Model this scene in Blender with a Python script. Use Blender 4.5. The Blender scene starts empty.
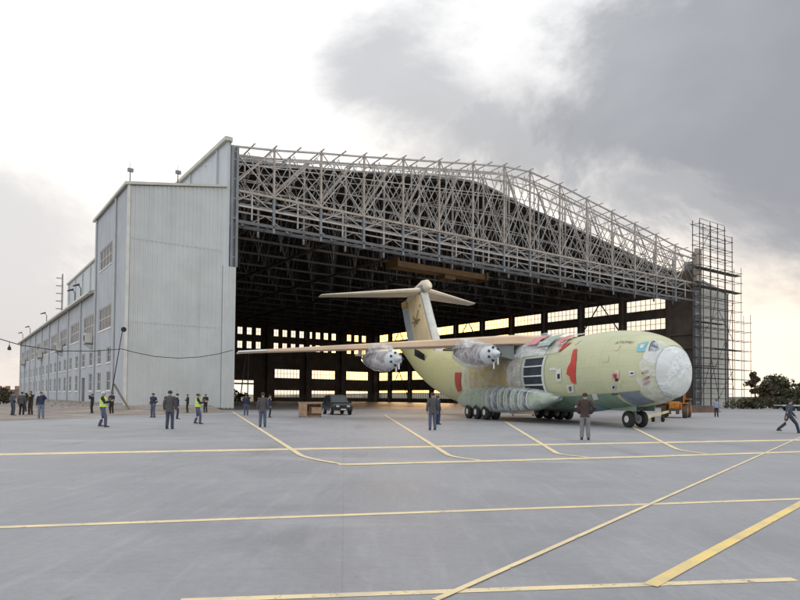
import bpy, bmesh, math, random
from mathutils import Vector, Matrix, noise
R = math.radians
random.seed(7)
scene = bpy.context.scene
COL = scene.collection

# ------------------------------------------------------------------ camera
FPX, PITCH, ROLL, HC, EYE = 635.0, R(1.5), .0085, 397.4, 1.6
YPP = HC - FPX * math.tan(PITCH)
cd = bpy.data.cameras.new('camera'); cam = bpy.data.objects.new('camera', cd); COL.objects.link(cam)
cd.sensor_width = 36; cd.lens = 36 * FPX / 800; cd.shift_y = (YPP - 300) / 800
cd.clip_start = .1; cd.clip_end = 6000
cam.matrix_world = (Matrix.Translation((0, 0, EYE)) @ Matrix.Rotation(R(90) + PITCH, 4, 'X')
                    @ Matrix.Rotation(ROLL, 4, 'Z'))
scene.camera = cam
CR = cam.matrix_world.to_3x3()
EYEV = Vector((0, 0, EYE))

def ray(px, py):
    return (CR @ Vector((px - 400, -(py - YPP), -FPX))).normalized()
def proj(p):
    q = CR.transposed() @ (Vector(p) - EYEV)
    return (400 + FPX * q.x / -q.z, YPP - FPX * q.y / -q.z)
def G(px, py, z=0.0):                       # survey helper: where a ground point seen in the photo stands
    r = ray(px, py); return EYEV + r * ((z - EYE) / r.z)

# ------------------------------------------------------------------ materials
MATS = {}
class NT:
    def __init__(s, tree): s.t = tree; s.n = tree.nodes; s.l = tree.links
    def new(s, kind, **k):
        n = s.n.new(kind)
        for a, v in k.items():
            if a in n.inputs: s.set(n.inputs[a], v)
            else: setattr(n, a, v)
        return n
    def set(s, sock, v):
        if isinstance(v, bpy.types.NodeSocket): s.l.new(v, sock)
        else: sock.default_value = v
    def math(s, op, a, b=0.0, c=None, clamp=False):
        n = s.n.new('ShaderNodeMath'); n.operation = op; n.use_clamp = clamp
        s.set(n.inputs[0], a); s.set(n.inputs[1], b)
        if c is not None: s.set(n.inputs[2], c)
        return n.outputs[0]
    def mix(s, f, a, b):
        n = s.n.new('ShaderNodeMix'); n.data_type = 'RGBA'
        s.set(n.inputs[0], f); s.set(n.inputs[6], a); s.set(n.inputs[7], b)
        return n.outputs[2]
    def noise(s, vec, scale, detail=4, rough=.55, dist=0):
        n = s.n.new('ShaderNodeTexNoise'); s.l.new(vec, n.inputs['Vector'])
        n.inputs['Scale'].default_value = scale; n.inputs['Detail'].default_value = detail
        n.inputs['Roughness'].default_value = rough; n.inputs['Distortion'].default_value = dist
        return n.outputs['Fac']
    def ramp(s, f, a, b):
        n = s.n.new('ShaderNodeMapRange'); n.interpolation_type = 'SMOOTHSTEP'
        s.set(n.inputs[0], f); n.inputs[1].default_value = a; n.inputs[2].default_value = b
        return n.outputs[0]
    def mapping(s, vec, sc=(1, 1, 1), rot=(0, 0, 0)):
        n = s.n.new('ShaderNodeMapping'); s.l.new(vec, n.inputs[0])
        n.inputs['Scale'].default_value = sc; n.inputs['Rotation'].default_value = rot
        return n.outputs[0]

def c4(c, k=1.0): return (c[0] * k, c[1] * k, c[2] * k, 1)

def mat(name, col, rough=.6, var=.15, scale=1.5, metal=0.0, bump=.0, bscale=20, col2=None, spot=None, coat=0, grime=None):
    """procedural paint/metal/stone: two scales of colour variation, roughness variation, fine bump"""
    if name in MATS: return MATS[name]
    m = bpy.data.materials.new(name); m.use_nodes = True; t = NT(m.node_tree)
    b = t.n['Principled BSDF']; tc = t.new('ShaderNodeTexCoord').outputs['Object']
    f = t.noise(tc, scale, 6, .6)
    lo = col2 if col2 else (col[0] * (1 - var), col[1] * (1 - var), col[2] * (1 - var))
    c = t.mix(t.ramp(f, .3, .7), c4(lo), c4(col, 1 + var * .4 if not col2 else 1))
    if spot:                                 # stains with a shape of their own
        g = t.ramp(t.noise(tc, spot[0], 8, .7), spot[1], spot[1] + .12)
        c = t.mix(t.math('MULTIPLY', g, spot[3]), c, c4(spot[2]))
    if grime:                                # vertical rain streaks
        g = t.ramp(t.noise(t.mapping(tc, (grime[0], grime[0], grime[0] * .06)), 1, 4, .6), .52, .75)
        c = t.mix(t.math('MULTIPLY', g, grime[1]), c, c4(col, .55))
    t.l.new(c, b.inputs['Base Color'])
    r = t.new('ShaderNodeMapRange'); t.l.new(t.noise(tc, scale * 3, 4), r.inputs[0])
    r.inputs[3].default_value = max(0.03, rough - .12); r.inputs[4].default_value = min(1, rough + .12)
    t.l.new(r.outputs[0], b.inputs['Roughness'])
    b.inputs['Metallic'].default_value = metal; b.inputs['Coat Weight'].default_value = coat
    if bump:
        n = t.new('ShaderNodeBump'); n.inputs['Strength'].default_value = bump; n.inputs['Distance'].default_value = .02
        t.l.new(t.noise(tc, bscale, 5, .6), n.inputs['Height']); t.l.new(n.outputs[0], b.inputs['Normal'])
    MATS[name] = m
    return m

def film_mat(name, col, lo=.35, hi=.85, scale=1.3, rough=.28):
    """crumpled translucent plastic sheet"""
    m = bpy.data.materials.new(name); m.use_nodes = True; t = NT(m.node_tree)
    b = t.n['Principled BSDF']; out = t.n['Material Output']
    tc = t.new('ShaderNodeTexCoord').outputs['Object']
    b.inputs['Base Color'].default_value = c4(col); b.inputs['Roughness'].default_value = rough
    b.inputs['Specular IOR Level'].default_value = .8
    f1 = t.noise(t.mapping(tc, (.55, 1, 1.25), (0, R(20), 0)), scale, 5, .5, .9)
    v = t.new('ShaderNodeTexVoronoi', feature='DISTANCE_TO_EDGE'); v.inputs['Scale'].default_value = scale * .8
    mp = t.new('ShaderNodeVectorMath', operation='ADD'); t.l.new(tc, mp.inputs[0])
    nz = t.new('ShaderNodeTexNoise'); nz.inputs['Scale'].default_value = 2; t.l.new(tc, nz.inputs[0]); t.l.new(nz.outputs['Color'], mp.inputs[1])
    t.l.new(mp.outputs[0], v.inputs['Vector'])
    crease = t.ramp(v.outputs['Distance'], .10, 0.0)
    h = t.math('ADD', f1, t.math('MULTIPLY', crease, .35))
    bp = t.new('ShaderNodeBump'); bp.inputs['Strength'].default_value = .8; bp.inputs['Distance'].default_value = .07
    t.l.new(h, bp.inputs['Height']); t.l.new(bp.outputs[0], b.inputs['Normal'])
    mr = t.new('ShaderNodeMapRange'); t.l.new(t.math('ADD', f1, t.math('MULTIPLY', crease, .22)), mr.inputs[0])
    mr.inputs[1].default_value = .3; mr.inputs[2].default_value = .75
    mr.inputs[3].default_value = lo; mr.inputs[4].default_value = hi
    tr = t.new('ShaderNodeBsdfTransparent'); mx = t.new('ShaderNodeMixShader')
    t.l.new(mr.outputs[0], mx.inputs[0]); t.l.new(tr.outputs[0], mx.inputs[1]); t.l.new(b.outputs[0], mx.inputs[2])
    t.l.new(mx.outputs[0], out.inputs['Surface'])
    return m

def glass_mat(name, tint=(.95, .95, .93), refl=.05):
    m = bpy.data.materials.new(name); m.use_nodes = True; t = NT(m.node_tree)
    t.n.remove(t.n['Principled BSDF']); out = t.n['Material Output']
    tc = t.new('ShaderNodeTexCoord').outputs['Object']
    tr = t.new('ShaderNodeBsdfTransparent')
    c = t.mix(t.ramp(t.noise(tc, .8, 5), .35, .7), c4(tint, .93), c4(tint))
    t.l.new(c, tr.inputs[0])
    gl = t.new('ShaderNodeBsdfGlossy'); gl.inputs['Roughness'].default_value = .05
    mx = t.new('ShaderNodeMixShader'); mx.inputs[0].default_value = refl
    t.l.new(tr.outputs[0], mx.inputs[1]); t.l.new(gl.outputs[0], mx.inputs[2]); t.l.new(mx.outputs[0], out.inputs['Surface'])
    return m

def apron_mat():
    m = bpy.data.materials.new('apron_concrete'); m.use_nodes = True; t = NT(m.node_tree)
    b = t.n['Principled BSDF']; tc = t.new('ShaderNodeTexCoord').outputs['Object']
    big = t.ramp(t.noise(tc, .06, 4, .5), .35, .68)
    mid = t.ramp(t.noise(tc, .5, 7, .65, .6), .3, .72)
    fine = t.ramp(t.noise(tc, 9, 8, .75), .25, .75)
    c = t.mix(big, (.25, .256, .276, 1), (.33, .336, .358, 1))
    c = t.mix(t.math('MULTIPLY', mid, .55), c, (.41, .415, .435, 1))
    c = t.mix(t.math('MULTIPLY', fine, .30), c, (.17, .172, .185, 1))
    grit = t.ramp(t.noise(tc, 60, 3, .6), .4, .7)
    c = t.mix(t.math('MULTIPLY', grit, .16), c, (.16, .16, .17, 1))
    # old tyre and water stains
    st = t.ramp(t.noise(t.mapping(tc, (.9, .16, 1), (0, 0, R(35))), .5, 6, .6, .4), .56, .74)
    c = t.mix(t.math('MULTIPLY', st, .55), c, (.155, .158, .17, 1))
    st2 = t.ramp(t.noise(t.mapping(tc, (.22, 1.0, 1), (0, 0, R(-8))), .35, 5, .6), .55, .72)
    c = t.mix(t.math('MULTIPLY', st2, .45), c, (.46, .465, .48, 1))
    # short brushed streaks, oil drips, patched cracks
    bs = t.ramp(t.noise(t.mapping(tc, (4.5, .5, 1), (0, 0, R(4))), 1.0, 6, .7, .2), .48, .72)
    c = t.mix(t.math('MULTIPLY', bs, .22), c, (.44, .445, .46, 1))
    oil = t.ramp(t.noise(tc, 1.7, 3, .5, .3), .70, .78)
    c = t.mix(t.math('MULTIPLY', oil, .5), c, (.10, .10, .105, 1))
    vc = t.new('ShaderNodeTexVoronoi', feature='DISTANCE_TO_EDGE'); vc.inputs['Scale'].default_value = .14
    wv = t.new('ShaderNodeVectorMath', operation='ADD'); t.l.new(tc, wv.inputs[0]); nw = t.new('ShaderNodeTexNoise'); nw.inputs['Scale'].default_value = 1.1; nw.inputs['Detail'].default_value = 6; t.l.new(tc, nw.inputs[0]); t.l.new(nw.outputs['Color'], wv.inputs[1]); t.l.new(wv.outputs[0], vc.inputs['Vector'])
    c = t.mix(t.math('MULTIPLY', t.ramp(vc.outputs['Distance'], .003, .0008), .12), c, (.10, .10, .105, 1))
    # sawn slab joints, 6 m grid
    mp = t.mapping(tc, (1, 1, 1), (0, 0, R(-5)))
    sx = t.new('ShaderNodeSeparateXYZ'); t.l.new(mp, sx.inputs[0])
    j = None
    for ax in (0, 1):
        q = t.math('ABSOLUTE', t.math('SUBTRACT', t.math('FRACT', t.math('DIVIDE', sx.outputs[ax], 6.0)), .5))
        e = t.math('GREATER_THAN', q, .4985)
        j = e if j is None else t.math('MAXIMUM', j, e)
    c = t.mix(t.math('MULTIPLY', j, .16), c, (.12, .12, .13, 1))
    t.l.new(c, b.inputs['Base Color'])
    mr = t.new('ShaderNodeMapRange'); t.l.new(mid, mr.inputs[0]); mr.inputs[3].default_value = .55; mr.inputs[4].default_value = .8
    t.l.new(mr.outputs[0], b.inputs['Roughness'])
    bp = t.new('ShaderNodeBump'); bp.inputs['Strength'].default_value = .25; bp.inputs['Distance'].default_value = .01
    t.l.new(t.math('ADD', fine, grit), bp.inputs['Height']); t.l.new(bp.outputs[0], b.inputs['Normal'])
    return m

def paint_mat(name, col, thr=.34):
    """worn road paint: chipped away to concrete in places, dirtied by tyres"""
    m = bpy.data.materials.new(name); m.use_nodes = True; t = NT(m.node_tree)
    b = t.n['Principled BSDF']; out = t.n['Material Output']; tc = t.new('ShaderNodeTexCoord').outputs['Object']
    d = t.ramp(t.noise(tc, 1.3, 7, .7), .3, .75)
    c = t.mix(t.math('MULTIPLY', d, .6), c4(col), (.40, .385, .34, 1))
    t.l.new(c, b.inputs['Base Color']); b.inputs['Roughness'].default_value = .7
    keep = t.ramp(t.noise(tc, 7, 8, .8), thr, thr + .08)
    tr = t.new('ShaderNodeBsdfTransparent'); mx = t.new('ShaderNodeMixShader')
    t.l.new(keep, mx.inputs[0]); t.l.new(tr.outputs[0], mx.inputs[1]); t.l.new(b.outputs[0], mx.inputs[2])
    t.l.new(mx.outputs[0], out.inputs['Surface'])
    return m

M = dict(
    clad=mat('clad_grey', (.52, .545, .54), .5, .1, .25, bump=.1, grime=(.9, .25)),
    clad_blue=mat('clad_blue_grey', (.46, .51, .56), .5, .08, .25, bump=.1, grime=(.7, .3)),
    render=mat('wall_render', (.43, .47, .51), .8, .1, .3, bump=.2, bscale=8, grime=(.8, .35)),
    trim=mat('pale_trim', (.60, .60, .56), .5, .12, 1.0),
    cap=mat('roof_flashing', (.50, .50, .44), .5, .15, .6),
    pipe=mat('downpipe_grey', (.48, .50, .51), .5, .1, 1.0),
    white=mat('white_frame_paint', (.72, .72, .70), .5, .08, 2.0),
    dglass=mat('dark_window_glass', (.02, .023, .03), .3, .4, .8),
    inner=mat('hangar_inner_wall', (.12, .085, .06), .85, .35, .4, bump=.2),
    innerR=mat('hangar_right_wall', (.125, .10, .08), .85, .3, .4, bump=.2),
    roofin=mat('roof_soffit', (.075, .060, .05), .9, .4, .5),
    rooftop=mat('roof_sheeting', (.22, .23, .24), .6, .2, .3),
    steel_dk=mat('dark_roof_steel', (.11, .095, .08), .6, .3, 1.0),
    steel=mat('galvanised_steel', (.42, .405, .385), .5, .25, .6, metal=.25, spot=(1.6, .54, (.28, .17, .11), .5)),
    steel_p=mat('primed_steel', (.40, .355, .31), .55, .25, .7, spot=(1.2, .5, (.30, .17, .10), .5)),
    steel_g=mat('grey_column_steel', (.20, .215, .23), .5, .2, .7, metal=.2),
    header=mat('header_steel', (.12, .125, .13), .55, .25, .7),
    conc=mat('concrete_pier', (.42, .38, .31), .85, .2, .8, bump=.3),
    crane=mat('crane_yellow', (.15, .08, .022), .5, .2, 1.0),
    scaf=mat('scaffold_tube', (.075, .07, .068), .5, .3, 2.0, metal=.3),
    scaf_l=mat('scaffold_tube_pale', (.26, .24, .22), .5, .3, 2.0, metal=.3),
    plank=mat('scaffold_plank', (.10, .085, .07), .8, .3, 1.5),
    rubber=mat('tyre_rubber', (.022, .022, .023), .8, .3, 4.0, bump=.2),
    wood=mat('crate_wood', (.42, .27, .17), .75, .3, 2.0, bump=.3, bscale=12),
    wood_d=mat('crate_inside', (.12, .07, .04), .85, .3, 2.0),
    carp=mat('car_dark_green', (.006, .008, .008), .35, .2, 1.0, coat=.1),
    carw=mat('car_glass', (.03, .045, .05), .08, .2, 1.0),
    lamp=mat('headlight_glass', (.55, .58, .60), .15, .1, 5.0),
    blackp=mat('black_plastic', (.02, .02, .021), .5, .3, 3.0),
    orange=mat('tug_orange', (.62, .23, .03), .45, .2, 1.5, spot=(3, .52, (.15, .07, .03), .6)),
    mud=mat('muddy_tyre', (.13, .085, .055), .9, .35, 3.0, bump=.4),
    bark=mat('bark', (.08, .06, .045), .9, .3, 3.0, bump=.5),
    earth=mat('bare_earth', (.33, .30, .27), .95, .3, .35, bump=.5, bscale=3, col2=(.20, .165, .14), spot=(.5, .52, (.25, .15, .12), .6)),
    field=mat('dry_grass_field', (.10, .10, .055), .95, .3, .05, bump=.4, bscale=1, col2=(.06, .07, .035)),
    floor=mat('hangar_floor', (.16, .165, .175), .55, .2, .3),
    cable=mat('cable_black', (.02, .02, .02), .6, .1, 3.0),
    timber=mat('weathered_timber', (.22, .18, .14), .8, .25, 3.0),
)
MATS['dark_window_glass'].node_tree.nodes['Principled BSDF'].inputs['Specular IOR Level'].default_value = .2
M['apron'] = apron_mat()
M['yellow'] = paint_mat('worn_yellow_paint', (.86, .70, .40), .35)
M['yellow2'] = paint_mat('bright_yellow_paint', (.86, .64, .22), .32)
M['pale'] = paint_mat('pale_kerb_paint', (.50, .51, .52), .3)
M['glass'] = glass_mat('hangar_glass')
M['film'] = film_mat('plastic_film', (.84, .89, .93), .12, .6, .9, .2)
M['film_thin'] = film_mat('thin_plastic_film', (.74, .76, .74), .05, .42, .7)
M['film_nac'] = film_mat('engine_plastic_film', (.84, .89, .93), .08, .55, .8, .16)
M['film_mid'] = film_mat('soft_plastic_film', (.84, .89, .93), .05, .42, .8, .2)
M['film_white'] = film_mat('white_plastic_film', (.78, .82, .84), .55, .92, .9, .25)

# ------------------------------------------------------------------ mesh building
class MB:
    def __init__(s): s.v = []; s.f = []; s.smooth = False
    def add(s, vs, fs):
        o = len(s.v); s.v += [Vector(v) for v in vs]; s.f += [tuple(i + o for i in f) for f in fs]; return s
    def box(s, x0, x1, y0, y1, z0, z1):
        return s.add([(x0, y0, z0), (x1, y0, z0), (x1, y1, z0), (x0, y1, z0), (x0, y0, z1), (x1, y0, z1), (x1, y1, z1), (x0, y1, z1)],
                     [(0, 3, 2, 1), (4, 5, 6, 7), (0, 1, 5, 4), (1, 2, 6, 5), (2, 3, 7, 6), (3, 0, 4, 7)])
    def hexa(s, low, high):
        return s.add(list(low) + list(high), [(0, 3, 2, 1), (4, 5, 6, 7), (0, 1, 5, 4), (1, 2, 6, 5), (2, 3, 7, 6), (3, 0, 4, 7)])
    def beam(s, a, b, w, h=None):
        a, b = Vector(a), Vector(b); h = h or w; d = (b - a).normalized()
        up = Vector((0, 0, 1)) if abs(d.z) < .95 else Vector((0, 1, 0))
        r = d.cross(up).normalized(); u = r.cross(d)
        q = [(-w / 2, -h / 2), (w / 2, -h / 2), (w / 2, h / 2), (-w / 2, h / 2)]
        return s.hexa([a + r * x + u * y for x, y in q], [b + r * x + u * y for x, y in q])
    def tube(s, pts, rad, n=6):
        pts = [Vector(p) for p in pts]; rings = []
        for i, p in enumerate(pts):
            d = (pts[min(i + 1, len(pts) - 1)] - pts[max(i - 1, 0)]).normalized()
            up = Vector((0, 0, 1)) if abs(d.z) < .95 else Vector((0, 1, 0))
            r = d.cross(up).normalized(); u = r.cross(d)
            q = rad[i] if isinstance(rad, (list, tuple)) else rad
            rings.append([p + (r * math.cos(t) + u * math.sin(t)) * q for t in [2 * math.pi * k / n for k in range(n)]])
        return s.loft(rings)
    def loft(s, rings, caps=True, closed=True):
        n = len(rings[0]); vs = [v for r in rings for v in r]; fs = []
        for i in range(len(rings) - 1):
            for k in range(n if closed else n - 1):
                fs.append((i * n + k, i * n + (k + 1) % n, (i + 1) * n + (k + 1) % n, (i + 1) * n + k))
        if caps: fs += [tuple(range(n))[::-1], tuple((len(rings) - 1) * n + k for k in range(n))]
        return s.add(vs, fs)
    def lathe(s, c, axis, prof, n=24):
        """prof: (distance along axis, radius)"""
        c, axis = Vector(c), Vector(axis).normalized()
        up = Vector((0, 0, 1)) if abs(axis.z) < .9 else Vector((1, 0, 0))
        r = axis.cross(up).normalized(); u = r.cross(axis)
        return s.loft([[c + axis * d + (r * math.cos(t) + u * math.sin(t)) * q for t in [2 * math.pi * k / n for k in range(n)]] for d, q in prof])
    def prism(s, pts, off):
        """closed polygon pts extruded by vector off"""
        off = Vector(off); n = len(pts); a = [Vector(p) for p in pts]
        return s.add(a + [p + off for p in a], [tuple(range(n))[::-1], tuple(range(n, 2 * n))] + [(i, (i + 1) % n, n + (i + 1) % n, n + i) for i in range(n)])
    def build(s, name, m, parent=None, smooth=False, bevel=0, **tags):
        me = bpy.data.meshes.new(name); me.from_pydata(s.v, [], s.f); me.materials.append(m)
        if smooth or bevel:
            bm = bmesh.new(); bm.from_mesh(me)
            if bevel: bmesh.ops.bevel(bm, geom=[e for e in bm.edges if len(e.link_faces) == 2 and e.calc_face_angle(0) > .5], offset=bevel, segments=2, affect='EDGES', clamp_overlap=True)
            bmesh.ops.recalc_face_normals(bm, faces=bm.faces); bm.to_mesh(me); bm.free()
        if smooth:
            for p in me.polygons: p.use_smooth = True
            me.set_sharp_from_angle(angle=R(40))
        o = bpy.data.objects.new(name, me); COL.objects.link(o); o.parent = parent
        for k, v in tags.items(): o[k] = v
        return o

def thing(name, label, cat, loc=(0, 0, 0), rz=0.0, group=None):
    o = bpy.data.objects.new(name, None); COL.objects.link(o); o.empty_display_size = .3
    o.location = loc; o.rotation_euler = (0, 0, rz); o['label'] = label; o['category'] = cat
    if group: o['group'] = group
    return o
def copy_tree(o, parent=None):
    c = o.copy(); COL.objects.link(c); c.parent = parent
    for ch in list(o.children): copy_tree(ch, c)
    return c
def interp(x, tab):
    if x <= tab[0][0]: return tab[0][1]
    for (a, p), (b, q) in zip(tab, tab[1:]):
        if x <= b: return p + (q - p) * (x - a) / (b - a)
    return tab[-1][1]
def smoothi(x, tab):
    """smooth (Catmull-Rom) interpolation"""
    n = len(tab)
    if x <= tab[0][0]: return tab[0][1]
    if x >= tab[-1][0]: return tab[-1][1]
    for i in range(n - 1):
        if x <= tab[i + 1][0]:
            x0, y0 = tab[i]; x1, y1 = tab[i + 1]
            m0 = (y1 - tab[i - 1][1]) / (x1 - tab[i - 1][0]) if i else (y1 - y0) / (x1 - x0)
            m1 = (tab[i + 2][1] - y0) / (tab[i + 2][0] - x0) if i + 2 < n else (y1 - y0) / (x1 - x0)
            h = x1 - x0; t = (x - x0) / h
            return ((2 * t**3 - 3 * t**2 + 1) * y0 + (t**3 - 2 * t**2 + t) * h * m0 + (-2 * t**3 + 3 * t**2) * y1 + (t**3 - t**2) * h * m1)

# ------------------------------------------------------------------ hangar frame of reference
HA = R(54.6)
U = Vector((math.sin(HA), math.cos(HA), 0)); V = Vector((-math.cos(HA), math.sin(HA), 0))
O = Vector((-19.8, 71.4, 0)); HRZ = math.atan2(U.y, U.x)
def hw(u, v, z=0): return O + U * u + V * v + Vector((0, 0, z))     # hangar coords -> world
LU, LV = 97.9, 118.0
AU = -10.5                                                            # outer face of the left annex

# ------------------------------------------------------------------ setting: ground
def sheet(name, pts, m, z, **k):
    return MB().add([(p[0], p[1], z) for p in pts], [tuple(range(len(pts)))]).build(name, m, kind='structure', **k)
sheet('ground', [(-4000, -1500), (4000, -1500), (4000, 5000), (-4000, 5000)], M['field'], -.03)
sheet('apron', [(-160, -60), (260, -60), (260, 60), tuple(G(800, 408.5).xy * 1.35), tuple(hw(112, -2).xy), tuple(hw(99, 1).xy), tuple(hw(0, 1).xy), tuple(hw(AU - 1, 1).xy), (-160, 60)], M['apron'], 0)
sheet('hangar_floor', [hw(.2, .9), hw(LU - .2, .9), hw(LU - .2, LV - .2), hw(.2, LV - .2)], M['floor'], .006)

def lineA_x(y): return -23.7 + (y - 37.6) * (7 / 25.9)
def dist_build(x, y):
    p = Vector((x, y, 0)) - O; u, v = p.dot(U), p.dot(V)
    du = max(AU - u, 0, u - 1.3); dv = max(-v, 0, v - 118)
    return math.hypot(du, dv)
def verge_z(x, y):
    d = dist_build(x, y); k = max(0, 1 - max(d - .3, 0) / 6.5); k = k * k * (3 - 2 * k)
    n = noise.noise(Vector((x * .35, y * .35, 3))) + .5 * noise.noise(Vector((x * 1.1, y * 1.1, 9)))
    e = min(1, max(0, (lineA_x(y) - x) / 2.5))
    z = .02 + k * .5 * e + e * .07 * (n + .6) * (1 if d < 25 else .6)
    return z if z > .012 else .012
def build_verge():
    vs, fs, idx = [], [], {}
    ys = [-20 + i * 1.0 for i in range(0, 110)] + [92 + i * 6 for i in range(0, 40)]
    offs = [0, .25, .6, 1, 1.5, 2, 2.6, 3.2, 4, 4.8, 5.6, 6.4, 7.2, 8, 9, 10, 11, 12.5, 14, 16, 18, 21, 25, 30, 37, 46, 60, 80, 110, 160, 260]
    for i, y in enumerate(ys):
        for j, o_ in enumerate(offs):
            x = lineA_x(y) - o_ if y < 63.5 else min(lineA_x(63.5) - (y - 63.5) * .62, 1e9) - o_
            vs.append((x, y, verge_z(x, y) if o_ else .008))
    n = len(offs)
    for i in range(len(ys) - 1):
        for j in range(n - 1): fs.append((i * n + j, i * n + j + 1, (i + 1) * n + j + 1, (i + 1) * n + j))
    o = MB().add(vs, fs).build('dirt_verge', M['earth'], smooth=True, kind='structure')
build_verge()

def painted(name, pix, w, m=None, z=.004, world=None):
    pts = world or [G(*p) for p in pix]; pts = [Vector((p.x, p.y, 0)) for p in pts]
    L, Rr = [], []
    for i, p in enumerate(pts):
        d = (pts[min(i + 1, len(pts) - 1)] - pts[max(i - 1, 0)]).normalized(); nrm = Vector((-d.y, d.x, 0))
        L.append(p + nrm * w / 2 + Vector((0, 0, z))); Rr.append(p - nrm * w / 2 + Vector((0, 0, z)))
    n = len(pts)
    MB().add(L + Rr, [(i, n + i, n + i + 1, i + 1) for i in range(n - 1)]).build(name, m or M['yellow'], kind='structure')
def ext(a, b, k):                     # line through two surveyed points, extended
    A_, B_ = G(*a), G(*b); d = (B_ - A_); return [A_ - d * k, B_ + d * k]
painted('painted_line', 0, .6, world=ext((0, 454.5), (800, 440), .6))
Bpts = [G(338, 464.8), G(480, 461.5), G(640, 457), G(800, 452)]; Bpts.append(Bpts[-1] * 2 - Bpts[-2])
painted('painted_line', 0, .38, world=Bpts, z=.008)
painted('painted_line', 0, .14, world=ext((0, 527.5), (800, 499), .3))
painted('painted_line', 0, .105, world=ext((180, 601), (795, 579.5), 0.0))
painted('painted_line', 0, .065, world=[G(435, 601), G(800, 437.5), G(800, 437.5) * 2 - G(600, 526)], z=.011)
painted('painted_line', 0, .13, M['yellow2'], world=[G(650, 586), G(806, 501)], z=.008)
for a, bnd in (((233, 412), (300, 455)), ((388, 417), (448, 455)), ((512, 426), (556, 453)), ((634, 428), (676, 449))):
    # straight lead-in, then a curve that runs into the long line
    A_, B_ = G(*a), G(*bnd); d = (B_ - A_).normalized()
    x_end = bnd[0] + (45 if bnd[0] < 400 else 34)
    E_ = G(x_end, 465.4 - (x_end - 320) * .0276)
    ctrl = B_ + d * (E_ - B_).length * .42
    far = A_ - d * (6 if a[0] > 300 else 1)
    pts = [far, B_] + [B_ * (1 - t)**2 + ctrl * 2 * t * (1 - t) + E_ * t * t for t in [k / 8 for k in range(1, 9)]]
    painted('painted_line', 0, .16, world=pts, z=.012)
painted('kerb_strip', 0, .9, M['pale'], world=[G(-60, 423.5), G(0, 420.5), G(120, 416.5), G(236, 414), G(480, 413.5)], z=.016)

# distant low hills on the horizon
def hills():
    vs, fs = [], []; n = 120
    for i in range(n + 1):
        a = R(-75 + 150 * i / n); h = 6 + 9 * (noise.noise(Vector((i * .09, 4, 0))) + .4)
        for dd, hh in ((1500, -1), (1650, max(2, h)), (1800, max(2, h * .8)), (2000, -1)):
            vs.append((math.sin(a) * dd, math.cos(a) * dd, hh))
    for i in range(n):
        for j in range(3): fs.append((i * 4 + j, i * 4 + j + 1, (i + 1) * 4 + j + 1, (i + 1) * 4 + j))
    MB().add(vs, fs).build('hills', mat('far_hills', (.10, .11, .10), .95, .3, .01), kind='structure', smooth=True)
hills()

# ------------------------------------------------------------------ walls with openings
def holed_wall(mb, P, a0, a1, zb, ztop, holes, thick):
    """P(a, z, depth) -> point; holes (a0,a1,z0,z1); ztop may be a function of a"""
    zt = ztop if callable(ztop) else (lambda a: ztop)
    As = sorted({a0, a1} | {h[0] for h in holes} | {h[1] for h in holes})
    Zs = sorted({zb} | {h[2] for h in holes} | {h[3] for h in holes})
    def inside(a, z): return any(h[0] < a < h[1] and h[2] < z < h[3] for h in holes)
    for i in range(len(As) - 1):
        x0, x1 = As[i], As[i + 1]
        cells = [(Zs[j], Zs[j + 1]) for j in range(len(Zs) - 1)]
        run = None; spans = []
        for z0, z1 in cells:
            if inside((x0 + x1) / 2, (z0 + z1) / 2):
                if run is not None: spans.append((run, z0)); run = None
            elif run is None: run = z0
        spans.append((run if run is not None else Zs[-1], None))
        for z0, z1 in spans:
            t0, t1 = (z1, z1) if z1 is not None else (zt(x0), zt(x1))
            mb.add([P(x0, z0, 0), P(x1, z0, 0), P(x1, t1, 0), P(x0, t0, 0)], [(0, 1, 2, 3)])
            mb.add([P(x0, z0, thick), P(x1, z0, thick), P(x1, t1, thick), P(x0, t0, thick)], [(3, 2, 1, 0)])
    for h0, h1, z0, z1 in holes:
        q = [(h0, z0), (h1, z0), (h1, z1), (h0, z1)]
        for k in range(4):
            (a, b), (c, d) = q[k], q[(k + 1) % 4]
            mb.add([P(a, b, 0), P(c, d, 0), P(c, d, thick), P(a, b, thick)], [(0, 3, 2, 1)])
    return mb

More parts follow.
